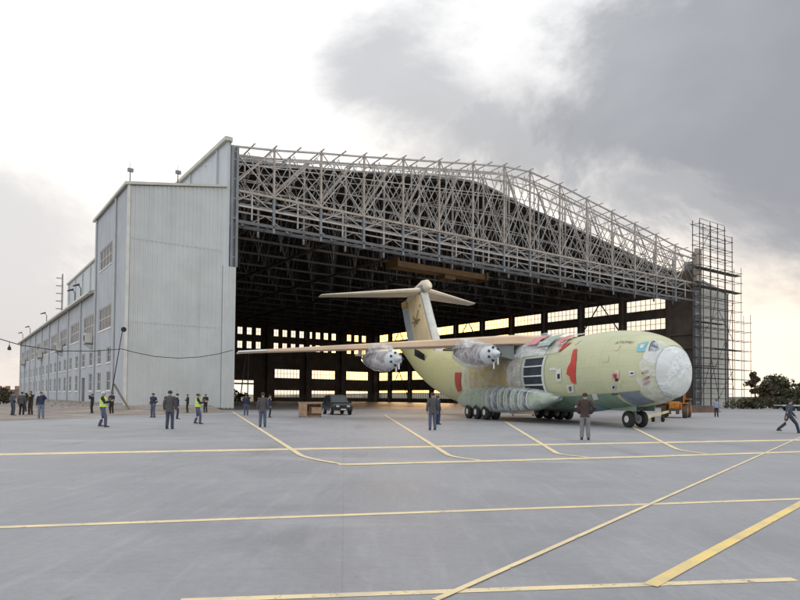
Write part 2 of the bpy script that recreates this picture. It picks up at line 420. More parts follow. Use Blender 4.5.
def window(P, rect, nx, nz, depth, root, frame_m, pane_m, bar=.09, brace=False, sill=None, name='window'):
    a0, a1, z0, z1 = rect; mb = MB()
    def B(x0, x1, y0, y1, d0=depth - .05, d1=depth + .05):
        mb.hexa([P(x0, y0, d0), P(x1, y0, d0), P(x1, y0, d1), P(x0, y0, d1)], [P(x0, y1, d0), P(x1, y1, d0), P(x1, y1, d1), P(x0, y1, d1)])
    B(a0, a0 + bar, z0, z1); B(a1 - bar, a1, z0, z1); B(a0 + bar, a1 - bar, z0, z0 + bar); B(a0 + bar, a1 - bar, z1 - bar, z1)
    for i in range(1, nx):
        x = a0 + (a1 - a0) * i / nx; B(x - bar * .35, x + bar * .35, z0 + bar, z1 - bar, depth - .04, depth + .04)
    for j in range(1, nz):
        z = z0 + (z1 - z0) * j / nz; B(a0 + bar, a1 - bar, z - bar * .3, z + bar * .3, depth - .035, depth + .035)
    w = mb.build(name, frame_m, root)
    MB().add([P(a0 + bar * .5, z0 + bar * .5, depth), P(a1 - bar * .5, z0 + bar * .5, depth), P(a1 - bar * .5, z1 - bar * .5, depth), P(a0 + bar * .5, z1 - bar * .5, depth)], [(0, 1, 2, 3)]).build('pane', pane_m, w)
    if sill:
        s = MB(); s.hexa([P(a0 - .12, z0 - .14, -sill), P(a1 + .12, z0 - .14, -sill), P(a1 + .12, z0 - .14, depth - .06), P(a0 - .12, z0 - .14, depth - .06)],
                         [P(a0 - .12, z0 - .01, -sill), P(a1 + .12, z0 - .01, -sill), P(a1 + .12, z0 - .01, depth - .06), P(a0 - .12, z0 - .01, depth - .06)])
        s.build('sill', M['white'], w)
    return w

# ------------------------------------------------------------------ the hangar
hangar = thing('hangar', 'huge open-fronted aircraft hangar with a bare steel lattice over its dark doorway', 'hangar', O, HRZ)
DECK = [(0, 30.4), (19, 32.8), (35, 35.2), (43, 36.0), (54, 34.2), (71, 31.9), (90, 29.3), (97.9, 28.4)]
def deck_z(u): return smoothi(u, DECK)
TOP = [(0, 30.1), (5.8, 30.9), (12.1, 32), (18.4, 33), (24.7, 34.1), (31, 35.15), (37.4, 36.25), (43.8, 37.3), (49.5, 37.7), (56.6, 36.97), (63.5, 35.95), (70.5, 34.93), (77.3, 33.9), (84, 32.9), (90.5, 31.8), (97.3, 31.3)]
def top_z(u): return interp(u, TOP)
# right side wall: u = LU, openings onto the evening sky
ROWS = [(20.8, 23.4), (16.5, 19.0), (7.3, 10.2), (1.2, 4.0)]
cols_v = [6.0 + 11.5 * k for k in range(10)] + [LV - .6]
PR = lambda a, z, d: (LU + d, a, z)
holes = [(cols_v[k] + .95, cols_v[k + 1] - .95, z0, z1) for k in range(10) for z0, z1 in ROWS]
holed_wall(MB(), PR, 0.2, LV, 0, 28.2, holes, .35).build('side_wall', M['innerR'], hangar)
for k in range(10):
    for r, (z0, z1) in enumerate(ROWS):
        w = window(PR, (cols_v[k] + .95, cols_v[k + 1] - .95, z0, z1), 8, 2, .17, hangar, M['steel_dk'], M['glass'], .13)
for k in (1, 5, 8):                                                  # crossed wind bracing
    a, b = cols_v[k], cols_v[k + 1]
    mb = MB()
    for z0, z1 in ((16.2, 23.8), (1, 10.5)):
        mb.beam((LU - .35, a, z0), (LU - .35, (a + b) / 2, z1), .22).beam((LU - .35, b, z0), (LU - .35, (a + b) / 2, z1), .22)
    mb.build('wall_brace', M['steel_dk'], hangar)
for v in cols_v:
    MB().box(LU - .75, LU - .02, v - .42, v + .42, 0, 27.8).build('column', M['innerR'], hangar)
mb = MB()
for z in (14.9, 24.6, 12.0, 5.6): mb.box(LU - .5, LU - .03, .5, LV - .5, z, z + .45)
mb.build('wall_rail', M['innerR'], hangar)
# back wall: v = LV
PB = lambda a, z, d: (LU - a, LV + d, z)       # a = distance from the right-hand corner
small = [(5.3 + 3.0 * k - .85, 5.3 + 3.0 * k + .85) for k in range(0, 18) if k not in (3, 12)]
bigs = [(3.4, 12.3), (16.6, 25.5), (29.8, 38.7)]
holes = [(a, b, z0, z1) for a, b in small for z0, z1 in ((20.7, 23.0), (16.4, 18.7))] + [(a, b, z0, z1) for a, b in bigs for z0, z1 in ((7.4, 10.4), (1.2, 3.7))] + [(45.6, 54.0, 0.0, 6.5)]
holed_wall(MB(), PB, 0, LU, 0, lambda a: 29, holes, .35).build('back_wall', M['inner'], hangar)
for a, b in small:
    for z0, z1 in ((20.7, 23.0), (16.4, 18.7)): window(PB, (a, b, z0, z1), 2, 2, .17, hangar, M['steel_dk'], M['glass'], .09)
for a, b in bigs:
    for z0, z1 in ((7.4, 10.4), (1.2, 3.7)): window(PB, (a, b, z0, z1), 8, 2, .17, hangar, M['steel_dk'], M['glass'], .13)
for a in (1.2, 14.4, 27.6, 41.3, 57, 70, 83):
    MB().box(LU - a - .5, LU - a + .5, LV - 1.3, LV - .02, 0, 27).build('column', M['inner'], hangar)
mb = MB()
for z in (14.6, 25, 11.4, 5.2): mb.box(1, LU - 1.6, LV - .4, LV - .03, z, z + .5)
mb.build('wall_rail', M['inner'], hangar)
mb = MB(); mb.prism([(0, LV, 28.9), (LU, LV, 28.9)] + [(u, LV, deck_z(u) - .3) for u in [LU * k / 20 for k in range(20, -1, -1)]], (0, .3, 0)); mb.build('gable', M['inner'], hangar)
# left side wall: blue-grey sheeting outside, rises above the annex
mb = MB().box(0, .35, .0, LV, 0, 30.55); mb.build('side_wall', M['clad_blue'], hangar)
for k in range(12): MB().box(-.22, -.005, 3 + 10.2 * k, 3.22 + 10.2 * k, 15.5, 30.4).build('downpipe', M['pipe'], hangar)
MB().box(-.35, .5, -.25, LV + .2, 30.56, 31.0).build('eave_flashing', M['cap'], hangar)
MB().box(.352, .5, .6, LV - .3, 0, 30).build('inner_lining', M['inner'], hangar)
# roof deck
us = [(LU + .5) * k / 40 for k in range(41)]
mb = MB()
for z_off, fl in ((0, 0), (-.35, 1)):
    r0 = [(u, 5.0, deck_z(u) + z_off) for u in us]; r1 = [(u, LV + .4, deck_z(u) + z_off) for u in us]
    mb.loft([r0, r1], caps=False, closed=False)
mb.loft([[(u, 5.0, deck_z(u)) for u in us], [(u, 5.0, deck_z(u) - .35) for u in us]], caps=False, closed=False)
mb.build('roof', M['rooftop'], hangar)
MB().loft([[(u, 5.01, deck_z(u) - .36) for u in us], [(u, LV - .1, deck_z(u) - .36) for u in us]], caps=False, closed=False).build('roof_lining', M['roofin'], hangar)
# hanging gable sheet just behind the lattice, keeps the mass behind it dark
# interior roof trusses
for k in range(14):
    v = 7.5 + k * 8.1
    t = MB().box(.6, LU - .6, v - .16, v + .16, 23.6, 23.9).build('roof_truss', M['steel_dk'], hangar)
    mb = MB()
    for a, b in zip(us, us[1:]): mb.beam((a, v, deck_z(a) - .65), (b, v, deck_z(b) - .65), .28)
    mb.build('top_chord', M['steel_dk'], t)
    mb = MB(); n = 22
    for i in range(n):
        a, b = .6 + (LU - 1.2) * i / n, .6 + (LU - 1.2) * (i + 1) / n
        mb.beam((a, v, 23.8), ((a + b) / 2, v, deck_z((a + b) / 2) - .7), .16).beam(((a + b) / 2, v, deck_z((a + b) / 2) - .7), (b, v, 23.8), .16)
        if i % 2: mb.beam((a, v, 22.7), (a, v, deck_z(a) - .6), .2)
    mb.build('lattice', M['steel_dk'], t)
for k in range(8):
    u = 6 + k * 12.3
    MB().box(u - .15, u + .15, 6, LV - 1, 23.2, 23.55).build('longitudinal_rail', M['steel_dk'], hangar)
for k in range(26):                                                   # purlins under the roof sheets
    v = 5.6 + k * 4.4
    mb = MB()
    for a, b in zip(us[::2], us[2::2]): mb.beam((a, v, deck_z(a) - .48), (b, v, deck_z(b) - .48), .12, .2)
    mb.build('purlin', M['steel_dk'], hangar)

# front lattice
ft = MB()
for (a, za), (b, zb) in zip(TOP, TOP[1:]): ft.beam((a, .2, za), (b, .2, zb), .2)
ft = ft.build('front_truss', M['steel'], hangar)
pu = [p[0] if p[0] else .35 for p in TOP]
def chordline(name, v, zf, w, m, h=None):
    mb = MB()
    for a, b in zip(pu, pu[1:]): mb.beam((a, v, zf(a)), (b, v, zf(b)), w, h)
    return mb.build(name, m, ft)
chordline('top_chord', 2.6, lambda u: top_z(u) - .25, .2, M['steel'])
chordline('top_chord', 4.9, lambda u: top_z(u) - .5, .2, M['steel'])
chordline('girt', .2, lambda u: top_z(u) - 1.3, .14, M['steel'])
for v, w in ((.2, .27), (2.6, .2), (4.9, .22)): chordline('bottom_chord', v, lambda u: 25.2, w, M['steel_p'] if v < 1 else M['steel'])
for v, w in ((.2, .2), (2.6, .18)): chordline('bottom_chord', v, lambda u: 23.5, w, M['steel'])
chordline('header_beam', .2, lambda u: 21.65, .3, M['header'], .36)
chordline('header_beam', 3.2, lambda u: 21.9, .3, M['header'], .4)
for fz in (.22, .42, .62, .82):
    chordline('girt', .2 if fz > .5 else 2.6, (lambda fz: lambda u: 25.2 + (top_z(u) - 25.2) * fz)(fz), .1, M['steel'])
    chordline('girt', 4.9, (lambda fz: lambda u: 25.2 + (top_z(u) - 25.2) * (fz - .1))(fz), .12, M['steel'])
for i, u in enumerate(pu):
    MB().beam((u, .2, 25.2), (u, .2, top_z(u) + .3), .22).build('post', M['steel_p'], ft)
    MB().beam((u, .2, 25.0), (u, .2, 20.9), .3, .3).build('hanger', M['steel_g'], ft)
    MB().beam((u, 4.9, 21.4), (u, 4.9, top_z(u) - .5), .24).build('post', M['steel'], ft)
for i, (a, b) in enumerate(zip(pu, pu[1:])):
    m_ = (a + b) / 2
    for v, w in ((.2, .105), (3.6, .085), (4.9, .1)):
        mb = MB()
        mb.beam((a, v + .02, 25.2), (b, v + .02, top_z(b)), w).beam((a, v - .14, top_z(a)), (b, v - .14, 25.2), w)
        mb.build('diagonal', M['steel'], ft)
    mb = MB().beam((m_, 2.6, 25.2), (m_, 2.6, top_z(m_) - .3), .15)
    mb.beam((a, 2.6, 25.2 + (top_z(a) - 25.2) * .5), (m_, 2.6, top_z(m_)), .11).beam((m_, 2.6, top_z(m_)), (b, 2.6, 25.2 + (top_z(b) - 25.2) * .5), .11)
    mb.beam((a, 2.6, 25.2 + (top_z(a) - 25.2) * .5), (m_, 2.6, 25.2), .11).beam((m_, 2.6, 25.2), (b, 2.6, 25.2 + (top_z(b) - 25.2) * .5), .11)
    for x0_, x1_ in ((a, m_), (m_, b)):
        zt0, zt1 = 25.2 + (top_z(x0_) - 25.2) * .98, 25.2 + (top_z(x1_) - 25.2) * .98
        mb.beam((x0_, 1.4, 25.2), (x1_, 1.4, zt1), .07).beam((x0_, 1.45, zt0), (x1_, 1.45, 25.2), .07)
    mb.build('diagonal', M['steel'], ft)
    mb = MB().beam((a, .15, 23.5), (m_, .15, 25.1), .11).beam((m_, .3, 25.1), (b, .3, 23.5), .11).beam((m_, .2, 22.0), (m_, .2, 25.1), .16)
    mb.beam((a, 2.6, 23.5), (m_, 2.6, 21.9), .1).beam((m_, 2.6, 21.9), (b, 2.6, 23.5), .1)
    mb.beam((a, .2, 25.2), (m_, 4.9, 25.25), .1).beam((m_, 4.9, 25.25), (b, .2, 25.2), .1)
    mb.build('brace', M['steel'], ft)
mb = MB()
for i in range(len(pu) - 1):                     # transverse ties between the lattice planes; top ones overhang
    for k in range(2):
        u = pu[i] + (pu[i + 1] - pu[i]) * k / 2
        mb.beam((u, -.5, top_z(u) + .32), (u, 5.2, top_z(u) - .05), .13)
        for z in (25.2, 25.2 + (top_z(u) - 25.2) * .45):
            mb.beam((u, .2, z + .05), (u, 4.9, z + .05), .11)
        mb.beam((u, .3, 25.3), (u, 4.8, 25.2 + (top_z(u) - 25.2) * .55), .1).beam((u, 4.8, 25.3), (u, .3, 25.2 + (top_z(u) - 25.2) * .55), .1)
        mb.beam((u, .2, 21.8), (u, 3.2, 21.9), .14)
mb.build('cross_tie', M['steel'], ft)
for i in (0, 1, 2, 3, 4, 5):                      # heavier raking tubes in the left half
    a, b = pu[i], pu[i + 1]
    MB().beam((a, 1.2, 25.6), (b, 3.2, top_z(b) - .2), .24).build('raking_tube', M['steel_p'], ft)
# jamb columns
def ladder_column(u0, u1, z0, z1, m, mt, name='jamb_column', v=-.1):
    mb = MB().box(u0, u0 + .3, v, v + .45, z0, z1).box(u1 - .3, u1, v, v + .45, z0, z1)
    c = mb.build(name, m, hangar); mb = MB(); z = z0 + 1
    while z < z1 - .3: mb.box(u0 + .3, u1 - .3, v + .1, v + .35, z, z + .22); z += 2.25
    mb.build('tie_plate', mt, c)
ladder_column(.45, 1.35, 16.3, 30.2, M['steel_g'], M['steel_g'])
MB().box(.75, 1.05, .05, .3, 16.3, 30).build('jamb_web', M['header'], hangar)
ladder_column(97.2, 99.5, 0, 31.5, M['steel_g'], M['steel'])
MB().box(97.5, 99.2, .1, .3, 0, 31).build('jamb_web', M['header'], hangar)
MB().box(97.0, 98.9, -.5, .05, 25.6, 32.2).build('bearing_pad', M['conc'], hangar)
# right side building-in behind the jamb
MB().box(LU + .35, 99.4, .5, 3, 0, 30).build('jamb_wall', M['steel_g'], hangar)
# overhead crane
crane = thing('overhead_crane', 'orange-yellow travelling crane beams slung under the dark hangar roof', 'crane', hw(39, 10, 21.3), HRZ)
for y in (-1.2, .9): MB().box(-9, 9, y, y + .4, .2, 1.1).build('girder', M['crane'], crane)
for x in (-9.3, 9.02): MB().box(x, x + .28, -1.6, 1.7, .1, 1.4).build('end_carriage', M['crane'], crane)
c = MB().box(.4, 2.6, -1.0, 1.1, -.5, .18).build('hoist', M['crane'], crane)
MB().tube([(1.5, 0, -.5), (1.5, 0, -1.3)], .08).lathe((1.5, 0, -1.6), (0, 0, 1), [(0, .05), (.1, .22), (.3, .2), (.35, .05)], 10).build('hook_block', M['blackp'], c)
MB().beam((-7, 0, 1.1), (-7, 0, 2.4), .2).beam((7, 0, 1.1), (7, 0, 2.4), .2).build('hanger', M['steel_dk'], crane)

# ------------------------------------------------------------------ left annex
def ribbed(mb, P, a0, a1, z0, zt, pitch=.46, dep=.07):
    a = a0; prof = []
    while a < a1 - pitch:
        prof += [(a, 0), (a + pitch * .55, 0), (a + pitch * .65, -dep), (a + pitch * .9, -dep)]; a += pitch
    prof += [(a, 0), (a1, 0)]
    mb.loft([[P(x, z0, d) for x, d in prof], [P(x, zt(x), d) for x, d in prof]], caps=False, closed=False)
annex = thing('annex_building', 'long grey side building left of the hangar, rows of windows and tall ribbed end block', 'building', hw(0, 0), HRZ)
PS = lambda a, z, d: (AU + d, a, z)              # outer side face
PF = lambda a, z, d: (a, d, z)
bz = lambda u: 23.35 + (u - AU) / (0 - AU) * 1.85
H_big_t = [(7.3, 14.6, 16.6, 19.05), (7.3, 14.6, 9.25, 11.95)]
H_small = []
for k in range(20):
    c = 8.2 + 5.55 * k
    if c < 17: lim = True
    H_small.append((c - 1.15, c + 1.15, 5.3, 7.05))
    if k != 3: H_small.append((c - 1.15, c + 1.15, 2.1, 4.3))
door_h = (23.3, 25.7, .3, 3.85)
big_l = [(17.6 + 11.15 * k, 25.2 + 11.15 * k, 9.1, 11.9) for k in range(9)]
hs_t = [h for h in H_small if h[1] < 17.2]; hs_l = [h for h in H_small if h[0] > 17.4] + [door_h]
holed_wall(MB(), PS, 0, 17.3, 0, 23.35, H_big_t + hs_t, .3).build('side_wall', M['render'], annex)
holed_wall(MB(), PS, 17.3, LV, 0, 14.4, big_l + hs_l, .3).build('side_wall', M['render'], annex)
for h in H_big_t + big_l: window(PS, h, 4, 2, .12, annex, M['white'], M['dglass'], .11, sill=.06)
for h in hs_t + [q for q in hs_l if q is not door_h]: window(PS, h, 2, 2, .12, annex, M['white'], M['dglass'], .08, sill=.08)
d = MB().box(AU + .12, AU + .2, 23.35, 25.65, .3, 3.8).build('door', mat('door_brown', (.10, .085, .08), .6), annex)
MB().box(AU + .05, AU + .12, 25.3, 25.42, 1.9, 2.1).build('door_handle', M['steel'], d)
mb = MB(); ribbed(mb, PF, AU, -.0, 0.25, bz); mb.build('front_wall', M['clad'], annex)
mb = MB(); ribbed(mb, lambda a, z, d: (a, d - .12, z), -.35, 1.15, .2, lambda a: 16.25); mb.add([(1.15, -.12, .2), (1.15, 1.6, .2), (1.15, 1.6, 16.25), (1.15, -.12, 16.25)], [(0, 1, 2, 3)]).add([(-.35, -.12, 16.25), (1.15, -.12, 16.25), (1.15, 1.6, 16.25), (-.35, 1.6, 16.25)], [(0, 1, 2, 3)])
mb.build('door_pocket', M['clad'], annex)
for z_ in (9.2, 17.9):
    MB().box(AU + .1, -.4, -.084, -.073, z_, z_ + .05).build('lap_joint', M['pipe'], annex)
MB().box(AU - .02, 1.2, -.16, .0, -.1, .27).build('plinth', mat('plinth_dark', (.16, .13, .11), .9, .3, 1.0), annex)
MB().box(AU - .06, AU - .002, .1, LV, -.1, .75).build('plinth', mat('plinth_grey', (.30, .29, .27), .9, .3, 1.0), annex)
MB().box(AU, -.02, 17.3, 17.6, 0, 23.3).build('back_wall', M['clad_blue'], annex)
MB().hexa([(AU - .35, -.3, 23.36), (-.02, -.3, 25.22), (-.02, 17.9, 25.22), (AU - .35, 17.9, 23.36)], [(AU - .35, -.3, 23.66), (-.02, -.3, 25.42), (-.02, 17.9, 25.42), (AU - .35, 17.9, 23.66)]).build('roof', M['cap'], annex)
MB().hexa([(AU - .55, 17.95, 14.42), (-.25, 17.95, 15.6), (-.25, LV + .4, 15.6), (AU - .55, LV + .4, 14.42)], [(AU - .55, 17.95, 14.8), (-.25, 17.95, 15.9), (-.25, LV + .4, 15.9), (AU - .55, LV + .4, 14.8)]).build('roof', M['cap'], annex)
MB().box(AU - .75, AU - .3, 17.95, LV + .4, 14.35, 14.62).build('gutter', M['trim'], annex)
MB().box(AU, -.02, LV - .3, LV, 0, 14.6).build('end_wall', M['render'], annex)
MB().box(AU - .05, AU + .22, -.14, .12, .2, 23.4).build('corner_trim', M['trim'], annex)
for v in (5.2, 16.4): MB().tube([(AU - .14, v, .4), (AU - .14, v, 23.3)], .11, 8).build('downpipe', M['pipe'], annex)
for k in range(9): MB().tube([(AU - .14, 27.0 + 11.15 * k, .4), (AU - .14, 27.0 + 11.15 * k, 14.4)], .11, 8).build('downpipe', M['pipe'], annex)
def roof_lamp(v, u=AU - .3, z=14.8, h=1.7):
    p = MB().tube([(u, v, z), (u, v, z + h * .75), (u - .25, v, z + h)], .06, 6).build('roof_lamp', M['blackp'], annex)
    MB().hexa([(u - 1.0, v - .2, z + h - .25), (u - .2, v - .2, z + h - .02), (u - .2, v + .2, z + h - .02), (u - 1.0, v + .2, z + h - .25)],
              [(u - 1.0, v - .2, z + h - .1), (u - .2, v - .2, z + h + .25), (u - .2, v + .2, z + h + .25), (u - 1.0, v + .2, z + h - .1)]).build('lamp_head', M['blackp'], p)
for v in (26, 31, 63, 92, 109): roof_lamp(v)
for u, v in ((AU + .25, .4), (-5.3, .6)):
    zz = bz(u) + .2
    p = MB().tube([(u, v, zz), (u, v, zz + 1.6)], .05, 6).build('roof_lamp', M['blackp'], annex)
    MB().box(u - .25, u + .3, v - .15, v + .15, zz + 1.35, zz + 1.7).tube([(u, v, zz + 1.7), (u, v, zz + 2.3)], .025, 5).build('lamp_head', M['steel_g'], p)
# caged roof ladder at the far back corner
lad = MB().tube([(-1.5, 116, 15.5), (-1.5, 116, 33.2)], .09, 6).tube([(-1.5, 117.6, 15.5), (-1.5, 117.6, 33.2)], .09, 6).build('roof_ladder', M['steel_g'], annex)
mb = MB()
for k in range(22): mb.beam((-1.5, 116, 16 + .8 * k), (-1.5, 117.6, 16 + .8 * k), .1)
for k in range(8): mb.tube([(-1.5, 116, 18 + 2 * k), (-2.6, 116.1, 18 + 2 * k), (-3.0, 116.8, 18 + 2 * k), (-2.6, 117.5, 18 + 2 * k), (-1.5, 117.6, 18 + 2 * k)], .06, 4)
mb.build('rung', M['steel_g'], lad)
# air conditioners hung on the side wall
aclab = {0: 'pale air conditioner box under the upper window nearest the tall end block', 1: 'second air conditioner box from the tall end block along the grey side wall',
         2: 'third air conditioner box from the tall end block along the grey side wall', 3: 'air conditioner box nearest the far left end of the grey side wall'}
for i, (v, z) in enumerate(((18.4, 8.0), (45.0, 8.4), (71.0, 8.6), (104.5, 8.6))):
    a = thing('air_conditioner', aclab[i], 'air conditioner', hw(AU, v, z), HRZ, 'air conditioners on the side building')
    MB().box(-.95, -.12, -.85, .85, .1, 1.35).build('casing', M['trim'], a, bevel=.04)
    MB().lathe((-.955, 0, .72), (-1, 0, 0), [(0, .48), (.04, .48), (.05, .3), (.02, .1)], 16).build('fan_grille', M['blackp'], a)
    MB().beam((0, -.6, 0), (-.9, -.6, 0.03), .08).beam((0, .6, 0), (-.9, .6, 0.03), .08).beam((0, -.6, -.6), (-.9, -.6, 0), .06).beam((0, .6, -.6), (-.9, .6, 0), .06).build('bracket', M['steel_g'], a)

# ------------------------------------------------------------------ right annex
ra = thing('annex_building', 'pale ribbed end block right of the hangar doorway, behind the scaffold', 'building', hw(99.6, 0), HRZ)
rz_ = lambda a: 26.4 - a * (2.0 / 12.4)
mb = MB(); ribbed(mb, lambda a, z, d: (a, 1.2 + d, z), 0.2, 12.4, 0, rz_, .5); mb.build('front_wall', mat('clad_pale', (.64, .64, .60), .55, .12, .3, grime=(.8, .3)), ra)
MB().box(12.1, 12.4, 1.21, 5, 0, 24.3).build('side_wall', M['clad_blue'], ra)
MB().hexa([(-.3, .9, 26.45), (12.7, .9, 24.42), (12.7, 5.2, 24.42), (-.3, 5.2, 26.45)], [(-.3, .9, 26.85), (12.7, .9, 24.8), (12.7, 5.2, 24.8), (-.3, 5.2, 26.85)]).build('roof', M['cap'], ra)
MB().box(.2, 12.1, 4.7, 5, 0, 24.2).build('rear_wall', M['clad_blue'], ra)
MB().box(12.2, 12.6, 1.0, 1.2, 0, 24.4).build('corner_trim', mat('dark_corner', (.12, .13, .14), .6), ra)

# ------------------------------------------------------------------ scaffold
def plane_uv(px, py, v=-1.8):
    r = ray(px, py); P0 = hw(0, v); t = (P0 - EYEV).dot(V) / r.dot(V); p = EYEV + r * t
    return (p - O).dot(U), p.z
sc = thing('scaffold', 'tall stepped tube scaffold rising past the roof at the right end of the hangar', 'scaffold', hw(0, 0), HRZ)
heads = [plane_uv(699.5, 219), plane_uv(710, 222), plane_uv(717.5, 224), plane_uv(724.5, 227), plane_uv(732, 237), plane_uv(741, 268), plane_uv(750.5, 315)]
heads = [(u, h) for u, h in heads]
for v, m in ((-1.8, M['scaf']), (-.35, M['scaf'])):
    for i, (u, h) in enumerate(heads):
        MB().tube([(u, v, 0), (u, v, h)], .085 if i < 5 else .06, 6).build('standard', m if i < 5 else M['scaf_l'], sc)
lev = [1.9 + 2.05 * k for k in range(19)]
for z in lev:
    last = max([i for i, (u, h) in enumerate(heads) if h > z + .2], default=None)
    if last is None or last == 0: continue
    mb = MB()
    for v in (-1.8, -.35):
        w = random.uniform(-.02, .02); ue = heads[last][0] + random.uniform(.1, .7)
        split = min(ue, heads[4][0])
        mb.tube([(heads[0][0] - random.uniform(.1, 1.0), v, z + w), (split + .1, v, z - w)], .07, 5)
        if ue > split: mb.tube([(split, v + .1, z), (ue, v + .1, z)], .05, 5)
        if random.random() < .45: mb.tube([(heads[0][0], v, z + 1.0), (heads[min(last, 4)][0], v, z + 1.0)], .05, 5)
    for u, h in heads[:last + 1]: mb.tube([(u, -2.1, z), (u, -.1, z)], .055, 5)
    mb.build('ledger', M['scaf'], sc)
for z, a, b in ((28.05, 0, 5), (24.3, 0, 5), (12.0, 2, 5), (17.2, 0, 3), (8.4, 0, 2)):
    MB().box(heads[a][0] - .4, heads[b][0] + .3, -1.7, -.45, z, z + .14).build('deck_board', M['plank'], sc)
for i, (a, b, z0, z1) in enumerate(((0, 1, 2, 10), (1, 2, 10, 2), (1, 3, 6, 14), (3, 4, 14, 4), (2, 4, 2, 8), (0, 2, 14, 20), (2, 4, 20, 14), (0, 1, 31, 36), (3, 4, 12, 22), (1, 2, 17, 25))):
    MB().tube([(heads[a][0], -1.95, z0), (heads[b][0], -1.95, z1)], .06, 5).build('brace', M['scaf'], sc)

# ------------------------------------------------------------------ the aircraft
TH = R(17.6); N0 = G(635, 427.5)
F = Vector((math.sin(TH), -math.cos(TH), 0)); PRZ = math.atan2(F.y, F.x)
plane = thing('transport_aircraft', 'unpainted yellow-green T-tailed transport aircraft with plastic sheeting over its nose and engines', 'aircraft', N0, PRZ)
# d = metres behind the nose gear; local x = -d, local +y = port, starboard side (-y) faces the camera
TOPZ = [(-3.4, 3.95), (-3.25, 4.2), (-2.8, 4.64), (-2.2, 4.95), (-1.3, 5.27), (-.3, 5.5), (1.8, 5.68), (5, 5.62), (12, 5.7), (22, 5.9), (30, 6.4), (36, 7.2), (42, 8.0), (43.6, 7.9)]
BOTZ = [(-3.4, 2.0), (-3.25, 1.84), (-2.6, 1.58), (-1.8, 1.36), (0, 1.12), (3.4, .9), (10, .85), (20, .9), (25, 1.3), (30, 2.35), (35, 3.9), (40, 6.0), (43.6, 7.3)]
HW = [(-3.4, .74), (-3.2, .98), (-2.6, 1.48), (-1.8, 1.95), (-.8, 2.24), (.5, 2.45), (2.5, 2.55), (20, 2.55), (25, 2.4), (30, 2.0), (36, 1.35), (41, .7), (43.6, .3)]
def fus(d, ang, off=0.0):
    """ang: 0 = top, 90 = starboard, 180 = keel (degrees)"""
    t, b, w = smoothi(d, TOPZ), smoothi(d, BOTZ), smoothi(d, HW)
    zc, rz = (t + b) / 2, (t - b) / 2; a = R(ang); e = 2 / 2.15
    s, c = math.sin(a), math.cos(a)
    return Vector((-d, -math.copysign(abs(s)**e, s) * (w + off), zc + math.copysign(abs(c)**e, c) * (rz + off)))
PM = Matrix.Translation(N0) @ Matrix.Rotation(PRZ, 4, 'Z')
def hit(px, py, off=0.03):
    """find the (d, angle) of the hull point seen at a photo pixel"""
    best = None; lo, hi, al, ah, n = -3.35, 40, 2, 178, 40
    for it in range(5):
        for i in range(n + 1):
            for j in range(n + 1):
                d, a = lo + (hi - lo) * i / n, al + (ah - al) * j / n
                x, y = proj(PM @ fus(d, a)); e = (x - px)**2 + (y - py)**2
                if best is None or e < best[0]: best = (e, d, a)
        sd, sa = (hi - lo) / 10, (ah - al) / 10; lo, hi, al, ah, n = best[1] - sd, best[1] + sd, max(1, best[2] - sa), best[2] + sa, 14
    return best[1], best[2]
ds = [-3.4, -3.33, -3.25, -3.0, -2.6, -2.2, -1.8, -1.3, -.8, -.3] + [.2 + .7 * k for k in range(62)]; ds = [d for d in ds if d < 43.5] + [43.6]
primer = mat('fuselage_primer', (.56, .565, .37), .45, .08, .25, bump=.08, bscale=3, col2=(.50, .52, .33), spot=(.8, .6, (.55, .50, .24), .5))
def primer_nodes(m):
    t = NT(m.node_tree); b = t.n['Principled BSDF']; tc = t.new('ShaderNodeTexCoord').outputs['Object']
    old = b.inputs['Base Color'].links[0].from_socket
    sx = t.new('ShaderNodeSeparateXYZ'); t.l.new(tc, sx.inputs[0])
    sl = None
    for ax, p in ((0, 1.27), (2, .85)):           # panel joints
        q = t.math('ABSOLUTE', t.math('SUBTRACT', t.math('FRACT', t.math('DIVIDE', sx.outputs[ax], p)), .5))
        e = t.math('GREATER_THAN', q, .491); sl = e if sl is None else t.math('MAXIMUM', sl, e)
    rv = t.ramp(t.noise(t.mapping(tc, (1.0, .2, 2.2)), 1.1, 5, .6), .45, .6)     # panels of slightly other primer batches
    c = t.mix(t.math('MULTIPLY', rv, .35), old, (.42, .47, .30, 1))
    # aft body carries an older, yellower primer
    aft = t.ramp(sx.outputs[0], -16, -24)
    c = t.mix(t.math('MULTIPLY', aft, .55), c, (.58, .52, .22, 1))
    c = t.mix(t.math('MULTIPLY', sl, .35), c, (.24, .25, .15, 1))
    t.l.new(c, b.inputs['Base Color'])
primer_nodes(primer)
rings = [[fus(d, 360 * k / 48) for k in range(48)] for d in ds]
body = MB().loft(rings).build('fuselage', primer, plane, smooth=True)

